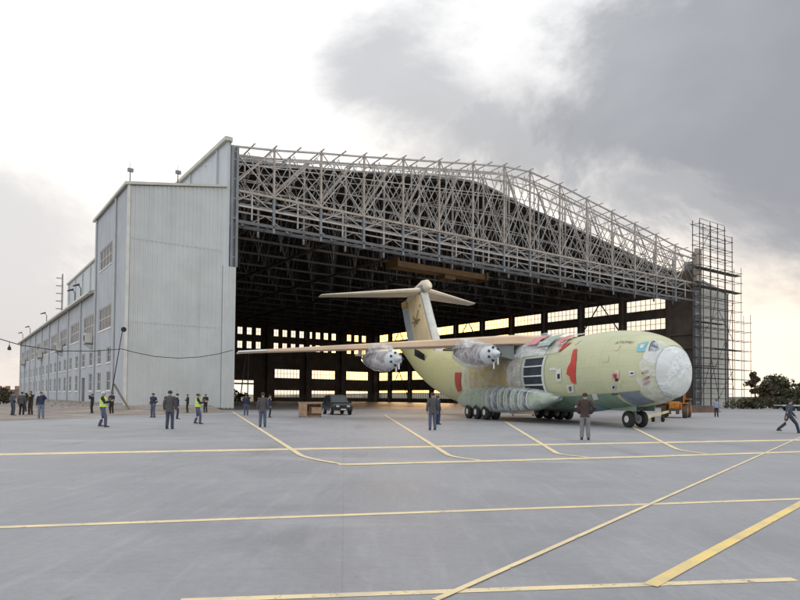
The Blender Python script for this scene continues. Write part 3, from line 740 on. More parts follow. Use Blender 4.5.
def grid_patch(name, d0, d1, a0, a1, m, parent, off=.03, nd=8, na=8, thick=0, jit=0, smooth=True, rag=0):
    rs = []
    for i in range(nd + 1):
        r = []
        for j in range(na + 1):
            d, a = d0 + (d1 + rag * noise.noise(Vector((j * 3.2 / na, a0, 3))) - d0) * i / nd, a0 + (a1 - a0) * j / na
            o = off + jit * noise.noise(Vector((d * 1.3, a * .12, 5))) + jit * .5 * noise.noise(Vector((d * 3.1, a * .3, 1)))
            r.append(fus(d, a, max(o, .02)))
        rs.append(r)
    return MB().loft(rs, caps=False, closed=False).build(name, m, parent, smooth=smooth)
def decal(name, pix, m, parent, off=.03, sub=3):
    """panel of any outline lying on the hull"""
    q = [hit(*p) for p in pix]; c = (sum(x[0] for x in q) / len(q), sum(x[1] for x in q) / len(q))
    mb = MB(); n = len(q)
    for i in range(n):
        a, b = q[i], q[(i + 1) % n]
        P_ = lambda s, t: fus(c[0] + (a[0] - c[0]) * s + (b[0] - a[0]) * s * t, c[1] + (a[1] - c[1]) * s + (b[1] - a[1]) * s * t, off)
        for s in range(sub):
            for t in range(sub):
                mb.add([P_(s / sub, t / sub), P_((s + 1) / sub, t / sub), P_((s + 1) / sub, (t + 1) / sub), P_(s / sub, (t + 1) / sub)], [(0, 1, 2, 3)])
    return mb.build(name, m, parent)
red = mat('red_cover_cloth', (.55, .06, .045), .7, .15, 2.0, bump=.4)
maroon = mat('maroon_cover', (.30, .05, .07), .7, .15, 2.0)
cyan = mat('cyan_window_film', (.20, .48, .55), .4, .15, 2.0)
whitep = mat('white_masking', (.66, .68, .66), .6, .08, 2.0)
black_g = mat('black_gloss', (.02, .022, .03), .2, .2, 2.0)
bluep = mat('blue_cover', (.16, .36, .50), .5, .2, 2.0)
green_d = mat('hull_lower_green', (.20, .30, .22), .5, .2, .8)
# cockpit
decal('masked_window', [(639, 344), (649, 341.5), (646, 352), (637, 352)], cyan, body, .035)
decal('masked_window', [(641, 345.5), (645.5, 344.5), (643.5, 348.5), (640.5, 349)], whitep, body, .05)
decal('cockpit_window', [(651.5, 342.5), (654, 341.2), (657.5, 343), (660, 350.5), (656, 352), (649, 351.5)], mat('cockpit_glass', (.13, .17, .22), .15, .2, 1.0), body, .045)
decal('window_surround', [(643, 358), (646, 350), (651, 341.5), (655, 339.8), (659.5, 343.5), (662.5, 352), (664, 359), (660, 365), (650, 362.5)], mat('milky_sheet', (.62, .65, .60), .4, .1, 1.5), body, .028)
for x0, y0 in ((644, 371.5), (645, 378), (645, 382.5)):
    decal('probe_cover', [(x0 - 2, y0 + 2.2), (x0, y0), (x0 + 2, y0 - 1), (x0 + 6, y0 - 2), (x0 + 4, y0 + 1), (x0 + 2, y0 + 2)], maroon, body, .06, 2)
decal('masked_port', [(611.5, 374), (615.5, 372), (619.5, 374), (619, 378.5), (615, 381), (612, 379)], mat('pink_mask', (.62, .40, .38), .6), body, .03)
decal('red_port', [(613.5, 374), (617.5, 374), (617, 378), (614.5, 378)], maroon, body, .05)
decal('dark_port', [(615.5, 378.5), (618.5, 378), (618.5, 381), (616, 381)], black_g, body, .045)
decal('masked_port', [(611.5, 385), (616, 384), (616, 389), (612, 390)], mat('pale_blue_mask', (.50, .55, .66), .6), body, .03)
decal('dark_port', [(613, 386), (615, 385.5), (615, 388), (613, 388.5)], black_g, body, .045)
decal('masked_port', [(629, 371), (634.5, 370.5), (635.5, 375), (630, 376)], whitep, body, .03)
decal('dark_port', [(631, 372.5), (634, 372.3), (634, 373.8), (631, 374)], black_g, body, .045)
decal('masked_port', [(556.5, 369), (561.5, 368.5), (562, 381), (557, 381.5)], whitep, body, .03)
decal('dark_port', [(557.8, 374), (560.4, 373.8), (560.4, 378.5), (558, 378.8)], black_g, body, .045)
decal('masked_port', [(567, 385), (574, 384), (574.5, 392), (569, 393)], whitep, body, .03)
decal('dark_port', [(569, 386.5), (572, 386), (572, 390.5), (570, 391)], mat('olive_dark', (.12, .13, .06), .6), body, .045)
decal('masked_port', [(592, 393.5), (597, 393), (599, 399), (594, 400)], whitep, body, .03)
decal('masked_strip', [(550, 368), (557, 367.5), (557, 370), (550, 370.5)], whitep, body, .03)
decal('door_stencil', [(612, 393.2), (618.5, 392.8), (618.5, 394.6), (612, 395)], mat('stencil_dark', (.10, .11, .08), .6), body, .03)
pr_ = random.Random(5)
for _ in range(16):                                # touched-in primer patches and repair plates
    d_, a_ = pr_.uniform(-1.5, 28), pr_.uniform(35, 118)
    if 4 < d_ < 19: continue
    w_, h_ = pr_.uniform(.15, .5), pr_.uniform(4, 11)
    grid_patch('primer_patch', d_, d_ + w_, a_, a_ + h_, mat('patch_primer_%d' % (_ % 3), ((.60, .60, .41), (.48, .51, .33), (.57, .56, .35))[_ % 3], .5, .1, 2.0), body, .018, 2, 3)
# red cover on the forward door
decal('red_cover', [(574, 350), (577.5, 349), (577, 358), (576, 368), (576.5, 384), (572, 382), (570, 376), (567, 374), (568, 368), (571.5, 362), (572.5, 355)], red, body, .05, 3)
decal('red_cover', [(558, 351.5), (562, 345), (573, 342.5), (566, 347.5), (560, 352)], red, body, .05, 3)
# darker green keel and bright covers low on the nose
grid_patch('keel_panel', -.6, 7, 128, 176, green_d, body, .012, 10, 6)
grid_patch('blue_cover', 1.6, 4.6, 150, 172, bluep, body, .035, 6, 4)
grid_patch('blue_cover', -2.2, -.9, 128, 168, mat('slate_sheet', (.20, .25, .30), .5, .3, 1.5), body, .03, 5, 4)
# ochre panels and red door behind the wing
grid_patch('ochre_panel', 9.2, 17.5, 62, 118, mat('ochre_primer', (.46, .33, .11), .5, .2, .5, col2=(.50, .42, .16)), body, .02, 12, 8)
decal('red_cover', [(455.5, 372.5), (462, 372.5), (461, 381), (462, 390), (458.5, 392), (456, 386)], mat('deep_red_cover', (.42, .07, .05), .7), body, .05, 3)
# open frames (skin not yet on) just ahead of the wing: dark bays between white frames
hole = grid_patch('frame_bay', 5.75, 8.3, 66, 125, mat('open_bay_dark', (.03, .045, .06), .7, .4, 1.5), body, .03, 8, 12)
mb = MB()
for a in (66, 80, 93, 106, 118):
    rs = [[fus(d, a - .9, .03), fus(d, a - .9, .12), fus(d, a + .9, .12), fus(d, a + .9, .03)] for d in [5.7 + .22 * k for k in range(13)]]
    mb.loft(rs)
for d in (5.7, 8.35):
    rs = [[fus(d - .07, a, .03), fus(d - .07, a, .12), fus(d + .07, a, .12), fus(d + .07, a, .03)] for a in range(64, 128, 4)]
    mb.loft(rs)
mb.build('white_frame', whitep, hole)
# lettering above the door row
def hull_text(txt, px0, py0, px1, m):
    cu = bpy.data.curves.new('lettering', 'FONT'); cu.body = txt; cu.size = 1; cu.shear = .3
    o = bpy.data.objects.new('lettering', cu); COL.objects.link(o); bpy.context.view_layer.update()
    me = bpy.data.meshes.new_from_object(o.evaluated_get(bpy.context.evaluated_depsgraph_get()))
    COL.objects.unlink(o); bpy.data.objects.remove(o)
    xs = [v.co.x for v in me.vertices]; w = max(xs) - min(xs)
    (d0, a0), (d1, a1) = hit(px0, py0), hit(px1, py0 - .6); L = abs(d1 - d0)
    k = L / w
    for v in me.vertices:
        f_ = (v.co.x - min(xs)) / w; v.co = fus(d0 + (d1 - d0) * f_, a0 + (a1 - a0) * f_ - v.co.y * k * 1.25 / 2.4 * 57.3, .03)
    me.materials.clear(); me.materials.append(m)
    q = bpy.data.objects.new('lettering', me); COL.objects.link(q); q.parent = body
hull_text('A7TOM81', 614.5, 344.2, 633, mat('lettering_ink', (.07, .08, .06), .6))

# nose wrapped in crumpled white plastic (facets)
rs = []
DW = -3.12
for i, (q_, d, k_) in enumerate(((-3.4, -3.62, .30), (-3.4, -3.60, .62), (-3.4, -3.56, .90), (-3.4, -3.46, 1.07), (-3.26, -3.28, 1.04), (DW, DW, 1.0))):
    n = 24; r = []
    for k in range(n):
        a = 360 * k / n
        p = fus(q_, a, .07 + .04 * noise.noise(Vector((a * .04, d * 3, 2)))); cz = 3.0
        r.append(Vector((-d + .05 * noise.noise(Vector((a * .05, i * 1.3, 6))), p.y * k_, cz + (p.z - cz) * k_)))
    rs.append(r)
wrap = MB().loft(rs).build('nose_wrap', M['film_white'], plane, smooth=True)
ring_ = [fus(DW + .03, 10 * k, .07) for k in range(37)]
MB().tube(ring_, .018, 4).build('tape_strip', mat('tape_grey', (.45, .47, .48), .5), wrap)
MB().tube([fus(-3.3, 60 + 9 * k, .10) for k in range(6)], .018, 4).build('tape_strip', MATS['tape_grey'], wrap)
grid_patch('loose_sheet', DW, hit(648, 352)[0], 16, 100, film_mat('thin_sheet_white', (.80, .83, .83), .10, .55, .8), wrap, .07, 12, 24, jit=.05, rag=.9)
grid_patch('loose_sheet', DW, -2.3, 104, 176, MATS['thin_sheet_white'] if 'thin_sheet_white' in MATS else bpy.data.materials['thin_sheet_white'], wrap, .08, 10, 20, jit=.05, rag=.5)

# wing-body fairing and the film over the centre section
def fair(d, k, off=0):
    return interp(d, [(6.4, 0), (9, 1), (16, 1), (20, 0)])
rs = []
for i in range(20):
    d = 6.0 + 14.5 * i / 19; s = math.sin(math.pi * min(1, max(0, (d - 6.0) / 14.5)))**.5
    rs.append([Vector((-d, 2.3 * math.cos(R(t)) * (.5 + .5 * s), 5.15 + s * 1.0 * math.sin(R(t)) * (1 if math.sin(R(t)) > 0 else .4))) for t in range(0, 360, 20)])
fairing = MB().loft(rs).build('wing_box', mat('wingbox_pale', (.48, .50, .46), .5, .15, .6), plane, smooth=True)
def skinpatch(name, a0, a1, d0, d1, m, off):   # film stretched from the wing box over the shoulder down to the gear fairing
    rs = []
    for i in range(17):
        d = d0 + (d1 - d0) * i / 16; r = []
        for j in range(17):
            a = a0 + (a1 - a0) * j / 16
            o = off + .12 * noise.noise(Vector((d * .9, a * .09, 2))) + .06 * noise.noise(Vector((d * 2.7, a * .25, 7)))
            p = fus(d, a, max(.04, o))
            s = math.sin(math.pi * min(1, max(0, (d - 6.0) / 14.5)))**.5
            if a < 55: p.z += s * .55 * (1 - a / 55)
            r.append(p)
        rs.append(r)
    return MB().loft(rs, caps=False, closed=False).build(name, m, plane, smooth=True)
skinpatch('plastic_film', 0, 62, 4.2, 9.6, M['film'], .16)
skinpatch('plastic_film', 60, 132, 8.2, 18.6, M['film_thin'], .22)
skinpatch('plastic_film', 40, 66, 5.6, 10.2, M['film'], .3)
skinpatch('plastic_film', 50, 132, 8.45, 10.3, M['film'], .26)
tent = []
for i in range(9):
    f_ = i / 8; d_ = 4.0 + 4.6 * f_
    top_ = fus(d_ + .4, 128 - 16 * math.sin(f_ * math.pi * .9), .1); bot_ = Vector((-d_, -(2.9 + .55 * min(1, f_ * 2)), 1.75 + .35 * math.sin(f_ * math.pi * .6)))
    tent.append([top_ + (bot_ - top_) * t_ + Vector((0, -.10 * math.sin(t_ * math.pi) + .07 * noise.noise(Vector((d_ * 1.4, t_ * 4, 0))), 0)) for t_ in [k / 8 for k in range(9)]])
MB().loft(tent, caps=False, closed=False).build('plastic_film', M['film'], plane, smooth=True)
grid_patch('pink_cover', 7.3, 8.7, 14, 46, mat('pink_cover_cloth', (.60, .25, .26), .7), plane, .42, 6, 5)
grid_patch('grey_cover', 5.5, 7.1, 16, 50, mat('sage_cover', (.33, .42, .38), .7), plane, .34, 6, 5)
grid_patch('pink_cover', 4.45, 5.3, 18, 44, mat('pink_cover_cloth2', (.62, .22, .22), .7), plane, .2, 6, 5)

# main gear fairings (sponsons)
for sgn in (-1, 1):
    def spo(d, t, off=0):
        w = smoothi(d, [(3.6, .03), (5, .45), (7, .72), (9.5, .85), (15, .85), (17.5, .6), (19.2, .08)]); h = smoothi(d, [(3.6, .03), (5, .38), (7, .7), (9.5, .85), (15, .85), (17.5, .55), (19.2, .06)])
        zc = smoothi(d, [(3.6, 1.65), (7, 1.5), (15, 1.5), (19.2, 1.35)])
        yc = 2.55 + .22
        sq = lambda q: math.copysign(abs(q)**.72, q)
        return Vector((-d, sgn * (yc + (w + off) * sq(math.cos(t))), zc + (h + off) * sq(math.sin(t))))
    dd = [3.6 + .52 * k for k in range(31)]
    sp = MB().loft([[spo(d, 2 * math.pi * k / 20) for k in range(20)] for d in dd]).build('gear_fairing', mat('fairing_green', (.33, .42, .30), .5, .12, .6), plane, smooth=True)
    if sgn < 0:
        # ribs of the unfinished front half, dark bays between
        mb = MB(); mr = MB()
        for k in range(6):
            d = 6.3 + k * .95
            mr.loft([[spo(e, R(-80 + 17 * j), .03) for j in range(12)] for e in (d + .15, d + (.75 if k > 3 else .5))], caps=False, closed=False)
            mb.loft([[spo(e, R(-80 + 17 * j), .05) for j in range(12)] for e in (d - .06, d + .06)], caps=False, closed=False)
        mr.build('dark_bay', mat('bay_dark', (.05, .075, .09), .6, .3, 2.0), sp)
        mb.build('white_rib', whitep, sp)
        MB().loft([[spo(d, 2 * math.pi * k / 14, .10 + .035 * noise.noise(Vector((d * 1.1, k * .7, 0)))) for k in range(14)] for d in [3.3] + dd[1:17]], caps=False).build('plastic_film', M['film_mid'], sp, smooth=True)
        MB().loft([[spo(d, 2 * math.pi * k / 14, .08 + .03 * noise.noise(Vector((d * 1.1, k * .7, 0)))) for k in range(14)] for d in dd[15:]], caps=False).build('plastic_film', M['film_thin'], sp, smooth=True)

# landing gear
def wheel_at(x, y, z, r, w, parent, hubm, out=-1):
    t = MB().lathe((x, y - w / 2, z), (0, 1, 0), [(0, r * .55), (0, r * .8), (w * .15, r * .97), (w * .5, r), (w * .85, r * .97), (w, r * .8), (w, r * .55)], 24).build('wheel', M['rubber'], parent, smooth=True)
    MB().lathe((x, y + out * (w / 2 + .015), z), (0, -out, 0), [(0, .07), (.02, r * .5), (w + .03, r * .54), (w + .03, .07)], 18).build('rim', hubm, t, smooth=True)
hub = mat('wheel_hub_white', (.62, .62, .60), .4, .1, 4.0)
for sgn in (-1, 1):
    for d in (12.3, 13.85, 15.4):
        for y in (2.72, 3.45): wheel_at(-d, sgn * y, .56, .56, .42, plane, hub, sgn)
        MB().beam((-d, sgn * 2.4, .56), (-d, sgn * 3.4, .56), .16).beam((-d, sgn * 3.1, .56), (-d + .5, sgn * 3.1, 1.4), .2).build('gear_strut', M['steel_g'], plane)
for y in (-.42, .42): wheel_at(0, y, .48, .48, .32, plane, hub, -1 if y < 0 else 1)
MB().tube([(0, 0, .48), (-.1, 0, 1.5)], .13, 10).beam((0, -.45, .48), (0, .45, .48), .14).beam((0, 0, .9), (1.3, 0, 1.5), .1).beam((0, 0, .9), (-.9, 0, 1.4), .1).box(-.25, .1, -.12, .12, 1.0, 1.25).build('gear_strut', M['steel_g'], plane)
for y in (-.62, .62): MB().box(-1.3, .9, y - .025, y + .025, .95, 1.5).build('gear_door', green_d, plane)
MB().box(-.1, .12, -.3, -.2, .85, 1.1).build('taxi_light', M['lamp'], plane)

# wings
spar = mat('wing_primer', (.68, .50, .34), .5, .12, .5, bump=.05, bscale=2, spot=(.9, .55, (.60, .47, .32), .5))
under = mat('wing_under', (.20, .22, .22), .6, .2, .6)
def LE(b): return 9.3 + (b - 2.5) * (9.9 / 18.5)
def airfoil(b, sgn):
    c = interp(b, [(0, 5.2), (2.5, 5.0), (21, 2.0)]); th = interp(b, [(0, .80), (2.5, .76), (12, .45), (21, .17)]); zc = interp(b, [(0, 5.72), (2.5, 5.68), (21, 4.95)])
    l = LE(b) if b > 2.5 else 9.3
    pr = [(0, -.30), (0, .32), (.03, .46), (.15, .56), (.4, .58), (.7, .4), (1, .06), (1, -.04), (.7, -.3), (.35, -.46), (.08, -.44)]
    return [Vector((-(l + c * x), sgn * b, zc + th * z)) for x, z in pr]
for sgn in (-1, 1):
    bs = [.5, 2.5, 4, 6, 8, 10, 12, 14, 16, 18, 19.5, 20.7]
    wg = MB().loft([airfoil(b, sgn) for b in bs]).build('wing', spar, plane, smooth=True)
    # pale leading-edge skin at the outer end and the dark nose box near the root
    MB().loft([[Vector((p.x + .03, p.y, p.z)) for p in (airfoil(b, sgn)[0], airfoil(b, sgn)[1])] for b in (19.2, 20.75)], caps=False, closed=False).build('tip_cap', whitep, wg)
    tips = [[Vector((-(LE(b) - .04 + q[0]), sgn * b, q[1] + interp(b, [(18.8, 5.04), (21, 4.95)]))) for q in ((0, -.05), (-.12, 0), (0, .08), (2.2, .05), (2.2, -.03))] for b in (18.9, 20.9)]
    MB().loft(tips).build('tip_cap', whitep, wg)
    MB().loft([[Vector((-(LE(b) + .3), sgn * b, interp(b, [(2.6, 5.20), (5, 5.28)]) - .9 * (1 - (b - 2.6) / 3)))] + [Vector((-(LE(b) + x), sgn * b, interp(b, [(2.6, 5.32), (5, 5.38)]))) for x in (.3, 3.8)] for b in (2.6, 4, 5.5)]).build('root_rib', under, wg)
# engine nacelles, wrapped
core = mat('engine_core', (.24, .22, .24), .5, .5, 1.5, metal=.4, spot=(1.8, .5, (.45, .2, .18), .7))
capw = mat('engine_cap_white', (.60, .64, .66), .5, .2, 1.5, spot=(2.5, .6, (.12, .13, .14), .8))
def nacelle(sgn, b, zc, d0, d1, seed, sc_=1.0):
    r_ = random.Random(seed); y = sgn * b
    tab = [(0, .5), (.12, .62), (.3, .78), (.55, .78), (.8, .62), (1, .38)]
    def ring(t, off, n=18, jit=0):
        d = d0 + (d1 - d0) * t; r = smoothi(t, tab) * sc_
        z = zc + interp(t, [(0, -.1), (.3, 0), (1, .35)])
        return [Vector((-d, y + (r * .95 + off + jit * r_.uniform(-1, 1)) * math.cos(a), z + (r * 1.0 + off + jit * r_.uniform(-1, 1)) * math.sin(a))) for a in [2 * math.pi * k / n for k in range(n)]]
    e = MB().loft([ring(t / 10, -.12) for t in range(11)]).build('engine', core, plane, smooth=True)
    # gearbox snout with bare flange and blanking cap
    zc0 = zc - .1
    MB().lathe((-(d0 + .15), y, zc0), (1, 0, 0), [(-.5, .56), (0, .56), (.25, .47), (.55, .34), (.58, .24), (.95, .20), (1.1, .10), (1.3, .04)], 20).build('propeller_flange', capw, e, smooth=True)
    mb = MB()
    for k in range(7):
        a = 2 * math.pi * k / 7; mb.lathe((-(d0 - .33), y + .42 * math.cos(a), zc0 + .42 * math.sin(a)), (1, .3 * math.cos(a), .3 * math.sin(a)), [(0, .09), (.08, .09), (.1, .02)], 8)
    mb.build('dark_port', black_g, e)
    for q_, z_ in ((.3, .55), (.9, .3)): MB().tube([(-(d0 - q_), y, zc0 - z_), (-(d0 - q_), y, zc0 - z_ - .4)], .05, 6).build('drain_pipe', whitep, e)
    mb = MB()
    for k in range(6):
        t = .12 + .12 * k; q = ring(t, -.06, 18); mb.tube(q + [q[0]], .035, 5)
    mb.build('frame_hoop', mat('hoop_pink', (.50, .36, .36), .5), e)
    def fold(t, off):
        q = ring(t, off, 30); c_ = sum(q, Vector()) / len(q)
        return [c_ + (p - c_) * (1 + .09 * noise.noise(Vector((t * 2.2 + seed, math.cos(k * .2094) * 1.6, math.sin(k * .2094) * 1.6))) + .05 * noise.noise(Vector((t * 3 + seed, k * .9, 3)))) + Vector((0, 0, -.10 * max(0, math.sin(-k * .2094)) * math.sin(t * math.pi))) for k, p in enumerate(q)]
    MB().loft([fold(-.02, -.02)] + [fold(t / 14, .10) for t in range(0, 14)] + [fold(1, .0)], caps=False).build('plastic_wrap', M['film_nac'], e, smooth=True)
    # skirt of film gathered up over the wing
    zt = zc + .78
    MB().hexa([(-(d0 + 2.2), y - .8, zc + .5), (-(d1 + .6), y - .75, zc + .6), (-(d1 + .6), y + .75, zc + .6), (-(d0 + 2.2), y + .8, zc + .5)],
              [(-(LE(b) - .2), y - .7, zt + .45), (-(LE(b) + 2.4), y - .7, zt + .42), (-(LE(b) + 2.4), y + .7, zt + .42), (-(LE(b) - .2), y + .7, zt + .45)]).build('plastic_skirt', M['film'], e)
nacelle(-1, 5.6, 4.55, 7.0, 13.0, 1); nacelle(-1, 11.2, 4.25, 10.2, 18.0, 2, .86)
nacelle(1, 5.6, 4.55, 7.0, 13.0, 3); nacelle(1, 11.2, 4.25, 10.2, 18.0, 4, .86)

# fin, rudder, bullet, tailplane
finm = mat('fin_primer', (.78, .63, .38), .5, .14, .4, spot=(1.0, .56, (.42, .33, .2), .5))
beige = mat('tail_beige', (.80, .70, .55), .5, .1, .6)
def fin_sec(z, a, b, th):
    # a..b in d (leading to trailing)
    return [Vector((-(a + (b - a) * x), th * y, z)) for x, y in ((0, 0), (.06, .55), (.25, 1), (.6, .85), (1, .3), (1, -.3), (.6, -.85), (.25, -1), (.06, -.55))]
def fin_le(z): return 30.4 + (z - 6.2) * (4.9 / 7.1)
def fin_te(z): return 40.0 + (z - 6.2) * (3.9 / 7.1)
zs = [5.9, 7.5, 9.5, 11.5, 13.3]
fin = MB().loft([fin_sec(z, fin_le(z), fin_te(z) - (fin_te(z) - fin_le(z)) * .28, .5 - (z - 6) * .02) for z in zs]).build('fin', finm, plane, smooth=True)
MB().loft([fin_sec(z, fin_le(z) - .06, fin_le(z) + 1.6, .42) for z in zs]).build('leading_edge', mat('fin_le_white', (.62, .62, .58), .5), fin, smooth=True)
MB().loft([[Vector((-(fin_te(z) - (fin_te(z) - fin_le(z)) * w + .02), t, z)) for w, t in ((.28, -.2), (.28, .2), (0, .07), (0, -.07))] for z in (7.9, 9.5, 11.2, 12.3)]).build('rudder', mat('rudder_grey', (.42, .47, .50), .5, .1, .8), fin)
MB().loft([[Vector((-(fin_te(z) - (fin_te(z) - fin_le(z)) * w + .02), t, z)) for w, t in ((.29, -.22), (.29, .22), (0, .09), (0, -.09))] for z in (12.35, 12.8, 13.2)]).build('rudder_tip', mat('ochre_tip', (.50, .30, .10), .6), fin)
decal_z = 10.4
mb = MB()                                    # sketched-on tail mark
for a, b in (((36.3, 11.4), (37.6, 9.6)), ((35.9, 10.3), (38.4, 10.1)), ((36.6, 9.9), (38.2, 10.8)), ((35.7, 11.9), (36.0, 11.7))):
    mb.beam((-a[0], -.50, a[1]), (-b[0], -.48, b[1]), .03, .16)
mb.build('tail_mark', mat('mark_ink', (.20, .15, .08), .6), fin)
blt = [(33.6, .05, 13.5), (34.0, .38, 13.7), (34.8, .62, 13.85), (36, .72, 13.85), (38, .66, 13.6), (40.5, .42, 13.3), (42.3, .08, 13.1)]
bul = MB().loft([[Vector((-d, r * .8 * math.cos(a), z + r * (1.15 if math.sin(a) > 0 else .9) * math.sin(a))) for a in [2 * math.pi * k / 16 for k in range(16)]] for d, r, z in blt]).build('fin_bullet', beige, plane, smooth=True)
decal_m = mat('bullet_grey', (.30, .31, .33), .5)
MB().loft([[Vector((-d, -(r * .82 + .02) * math.cos(a), z + r * 1.05 * math.sin(a) - .02)) for a in [R(-60 + 20 * k) for k in range(7)]] for d, r, z in [(34.9, .62, 13.75), (35.8, .70, 13.8), (36.6, .7, 13.75)]], caps=False, closed=False).build('grey_patch', decal_m, bul)
for sgn in (-1, 1):
    def tp(b):
        l = 35.4 + (b - .5) * (8.6 / 9.4); c = interp(b, [(.5, 6.0), (10, 2.2)]); th = interp(b, [(.5, .62), (10, .18)]); z = interp(b, [(.5, 13.55), (10, 13.75)])
        return [Vector((-(l + c * x), sgn * b, z + th * y)) for x, y in ((0, 0), (.04, .35), (.25, .5), (.7, .3), (1, .03), (1, -.03), (.7, -.3), (.25, -.5), (.04, -.35))]
    tl = MB().loft([tp(b) for b in (.3, 2, 4, 6, 8, 9.6, 9.95)]).build('tailplane', beige, plane, smooth=True)
# dark recess at the tail root
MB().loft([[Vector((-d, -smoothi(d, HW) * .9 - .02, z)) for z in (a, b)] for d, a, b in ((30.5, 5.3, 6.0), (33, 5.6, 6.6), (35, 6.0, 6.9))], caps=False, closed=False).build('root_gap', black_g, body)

# ------------------------------------------------------------------ people
skin = mat('skin', (.42, .27, .19), .6, .1, 6.0)
hairm = mat('black_hair', (.015, .013, .012), .6, .3, 8.0)
def skin_mesh(name, verts, edges, rad, root, m, parent):
    me = bpy.data.meshes.new(name); me.from_pydata([Vector(v) for v in verts], edges, [])
    o = bpy.data.objects.new(name, me); COL.objects.link(o)
    md = o.modifiers.new('skin', 'SKIN'); md.use_smooth_shade = True
    for i, r in enumerate(rad):
        sv = me.skin_vertices[0].data[i]; sv.radius = (r, r) if not isinstance(r, tuple) else r; sv.use_root = (i == root)
    ss = o.modifiers.new('sub', 'SUBSURF'); ss.levels = 1; ss.render_levels = 1
    bpy.context.view_layer.update()
    ev = bpy.data.meshes.new_from_object(o.evaluated_get(bpy.context.evaluated_depsgraph_get()))
    bpy.data.objects.remove(o)
    ev.materials.clear(); ev.materials.append(m)
    for p in ev.polygons: p.use_smooth = True
    q = bpy.data.objects.new(name, ev); COL.objects.link(q); q.parent = parent
    return q
def ell(c, rx, ry, n=14, tilt=0):
    return [Vector((c[0] + rx * math.cos(t), c[1] + ry * math.sin(t), c[2] + tilt * math.sin(t))) for t in [2 * math.pi * k / n for k in range(n)]]
CL = {}
def cloth(col):
    if col not in CL: CL[col] = mat('cloth_%d' % len(CL), col, .85, .25, 7.0, bump=.5, bscale=14)
    return CL[col]
def person(pos, face, label, top, legs, h=1.75, arms='down', stride=0.0, coat=0.0, cap=None, vest=None, shoulder=None, lean=0.0, group=None):
    t = thing('person', label, 'person', pos, face, group)
    k = h / 1.75; Z = lambda *p: Vector(p) * k
    st = stride
    lf = {}
    for s in (-1, 1):
        fy = st * s * .5
        ank = Vector((s * (.10 + .02 * (st == 0)), fy, .09 + (abs(fy) * .22 if fy < 0 else 0))); knee = Vector((s * .105, fy * .5 + .05 + abs(fy) * .15, .50 - abs(fy) * .05)); hip = Vector((s * .09, 0, .93))
        lf[s] = (hip, knee, ank)
    sh = {s: Vector((s * .185, lean * .12, 1.425)) for s in (-1, 1)}
    def armp(s, mode):
        S = sh[s]
        if mode == 'down': return S + Vector((s * .06, -.03 + st * .25 * -s, -.29)), S + Vector((s * .07, .05 + st * .4 * -s, -.54))
        if mode == 'pockets': return S + Vector((s * .10, -.08, -.27)), S + Vector((s * .02, .10, -.44))
        if mode == 'fold': return S + Vector((s * .07, .05, -.27)), S + Vector((-s * .10, .22, -.24))
        if mode == 'forward': return S + Vector((s * .05, .13, -.23)), S + Vector((s * .0, .38, -.15))
        if mode == 'up': return S + Vector((s * .10, .16, -.12)), S + Vector((-s * .04, .22, .14))
        if mode == 'hips': return S + Vector((s * .17, -.06, -.25)), S + Vector((s * .02, .04, -.43))
        if mode == 'back': return S + Vector((s * .06, -.12, -.27)), S + Vector((-s * .12, -.17, -.44))
    modes = arms if isinstance(arms, tuple) else (arms, arms)
    ar = {s: armp(s, modes[0] if s < 0 else modes[1]) for s in (-1, 1)}
    hy = .02 + lean * .14
    V_, E_, R_ = [], [], []
    def nv(p, r, par=None):
        V_.append(Vector(p) * k); R_.append(r * k if not isinstance(r, tuple) else (r[0] * k, r[1] * k))
        if par is not None: E_.append((par, len(V_) - 1))
        return len(V_) - 1
    pel = nv((0, 0, .95), .12); sp_ = nv((0, lean * .04, 1.13), .115, pel); ch = nv((0, lean * .09, 1.33), .13, sp_)
    nk = nv((0, lean * .11, 1.47), .06, ch); n2 = nv((0, hy, 1.53), .052, nk); jw = nv((0, hy + .015, 1.59), .072, n2); hd = nv((0, hy + .01, 1.66), .088, jw); nv((0, hy - .01, 1.715), .06, hd)
    nv((0, hy + .115, 1.625), .013, jw)
    for s in (-1, 1):
        hip, kn, an = lf[s]
        a = nv(hip, .075, pel); a = nv(kn + Vector((0, -.01, 0)), .034, a); a = nv(an, .024, a); a = nv(an + Vector((0, .09, -.045)), .036, a); nv(an + Vector((0, .17, -.055)), .028, a)
        e, w = ar[s]
        a = nv(sh[s], .055, ch); a = nv(e, .042, a); a = nv(w, .028, a)
        d = (w - e).normalized(); side = Vector((1, 0, 0)) if abs(d.x) < .8 else Vector((0, 1, 0)); cr = d.cross(side).normalized()
        pm = nv(w + d * .06, .032, a)
        acr = Vector((0, 1, 0)) if abs(d.y) < .7 else Vector((0, 0, 1)); acr = (acr - d * acr.dot(d)).normalized(); palm = d.cross(acr)
        for q, L in ((-.027, .060), (-.009, .072), (.010, .068), (.028, .052)):
            f1 = nv(w + d * .10 + acr * q, .010, pm); f2 = nv(w + d * (.10 + L * .6) + acr * q * 1.1 + palm * .008, .009, f1); nv(w + d * (.10 + L) + acr * q * 1.1 + palm * .028, .007, f2)
        th = nv(w + d * .05 + acr * .045, .011, pm); nv(w + d * .085 + acr * .062 + palm * .01, .009, th)
    skin_mesh('body', V_, E_, R_, pel, skin, t)
    # jacket: torso and sleeves
    hem = .93 - coat
    jl = [ell((0, 0, hem), .185, .135), ell((0, lean * .02, 1.05), .175, .125), ell((0, lean * .05, 1.2), .185, .13), ell((0, lean * .08, 1.33), .205, .135), ell((0, lean * .11, 1.42), .195, .115), ell((0, lean * .12, 1.475), .12, .085), ell((0, lean * .12, 1.515), .07, .07)]
    mb = MB().loft([[v * k for v in r] for r in jl])
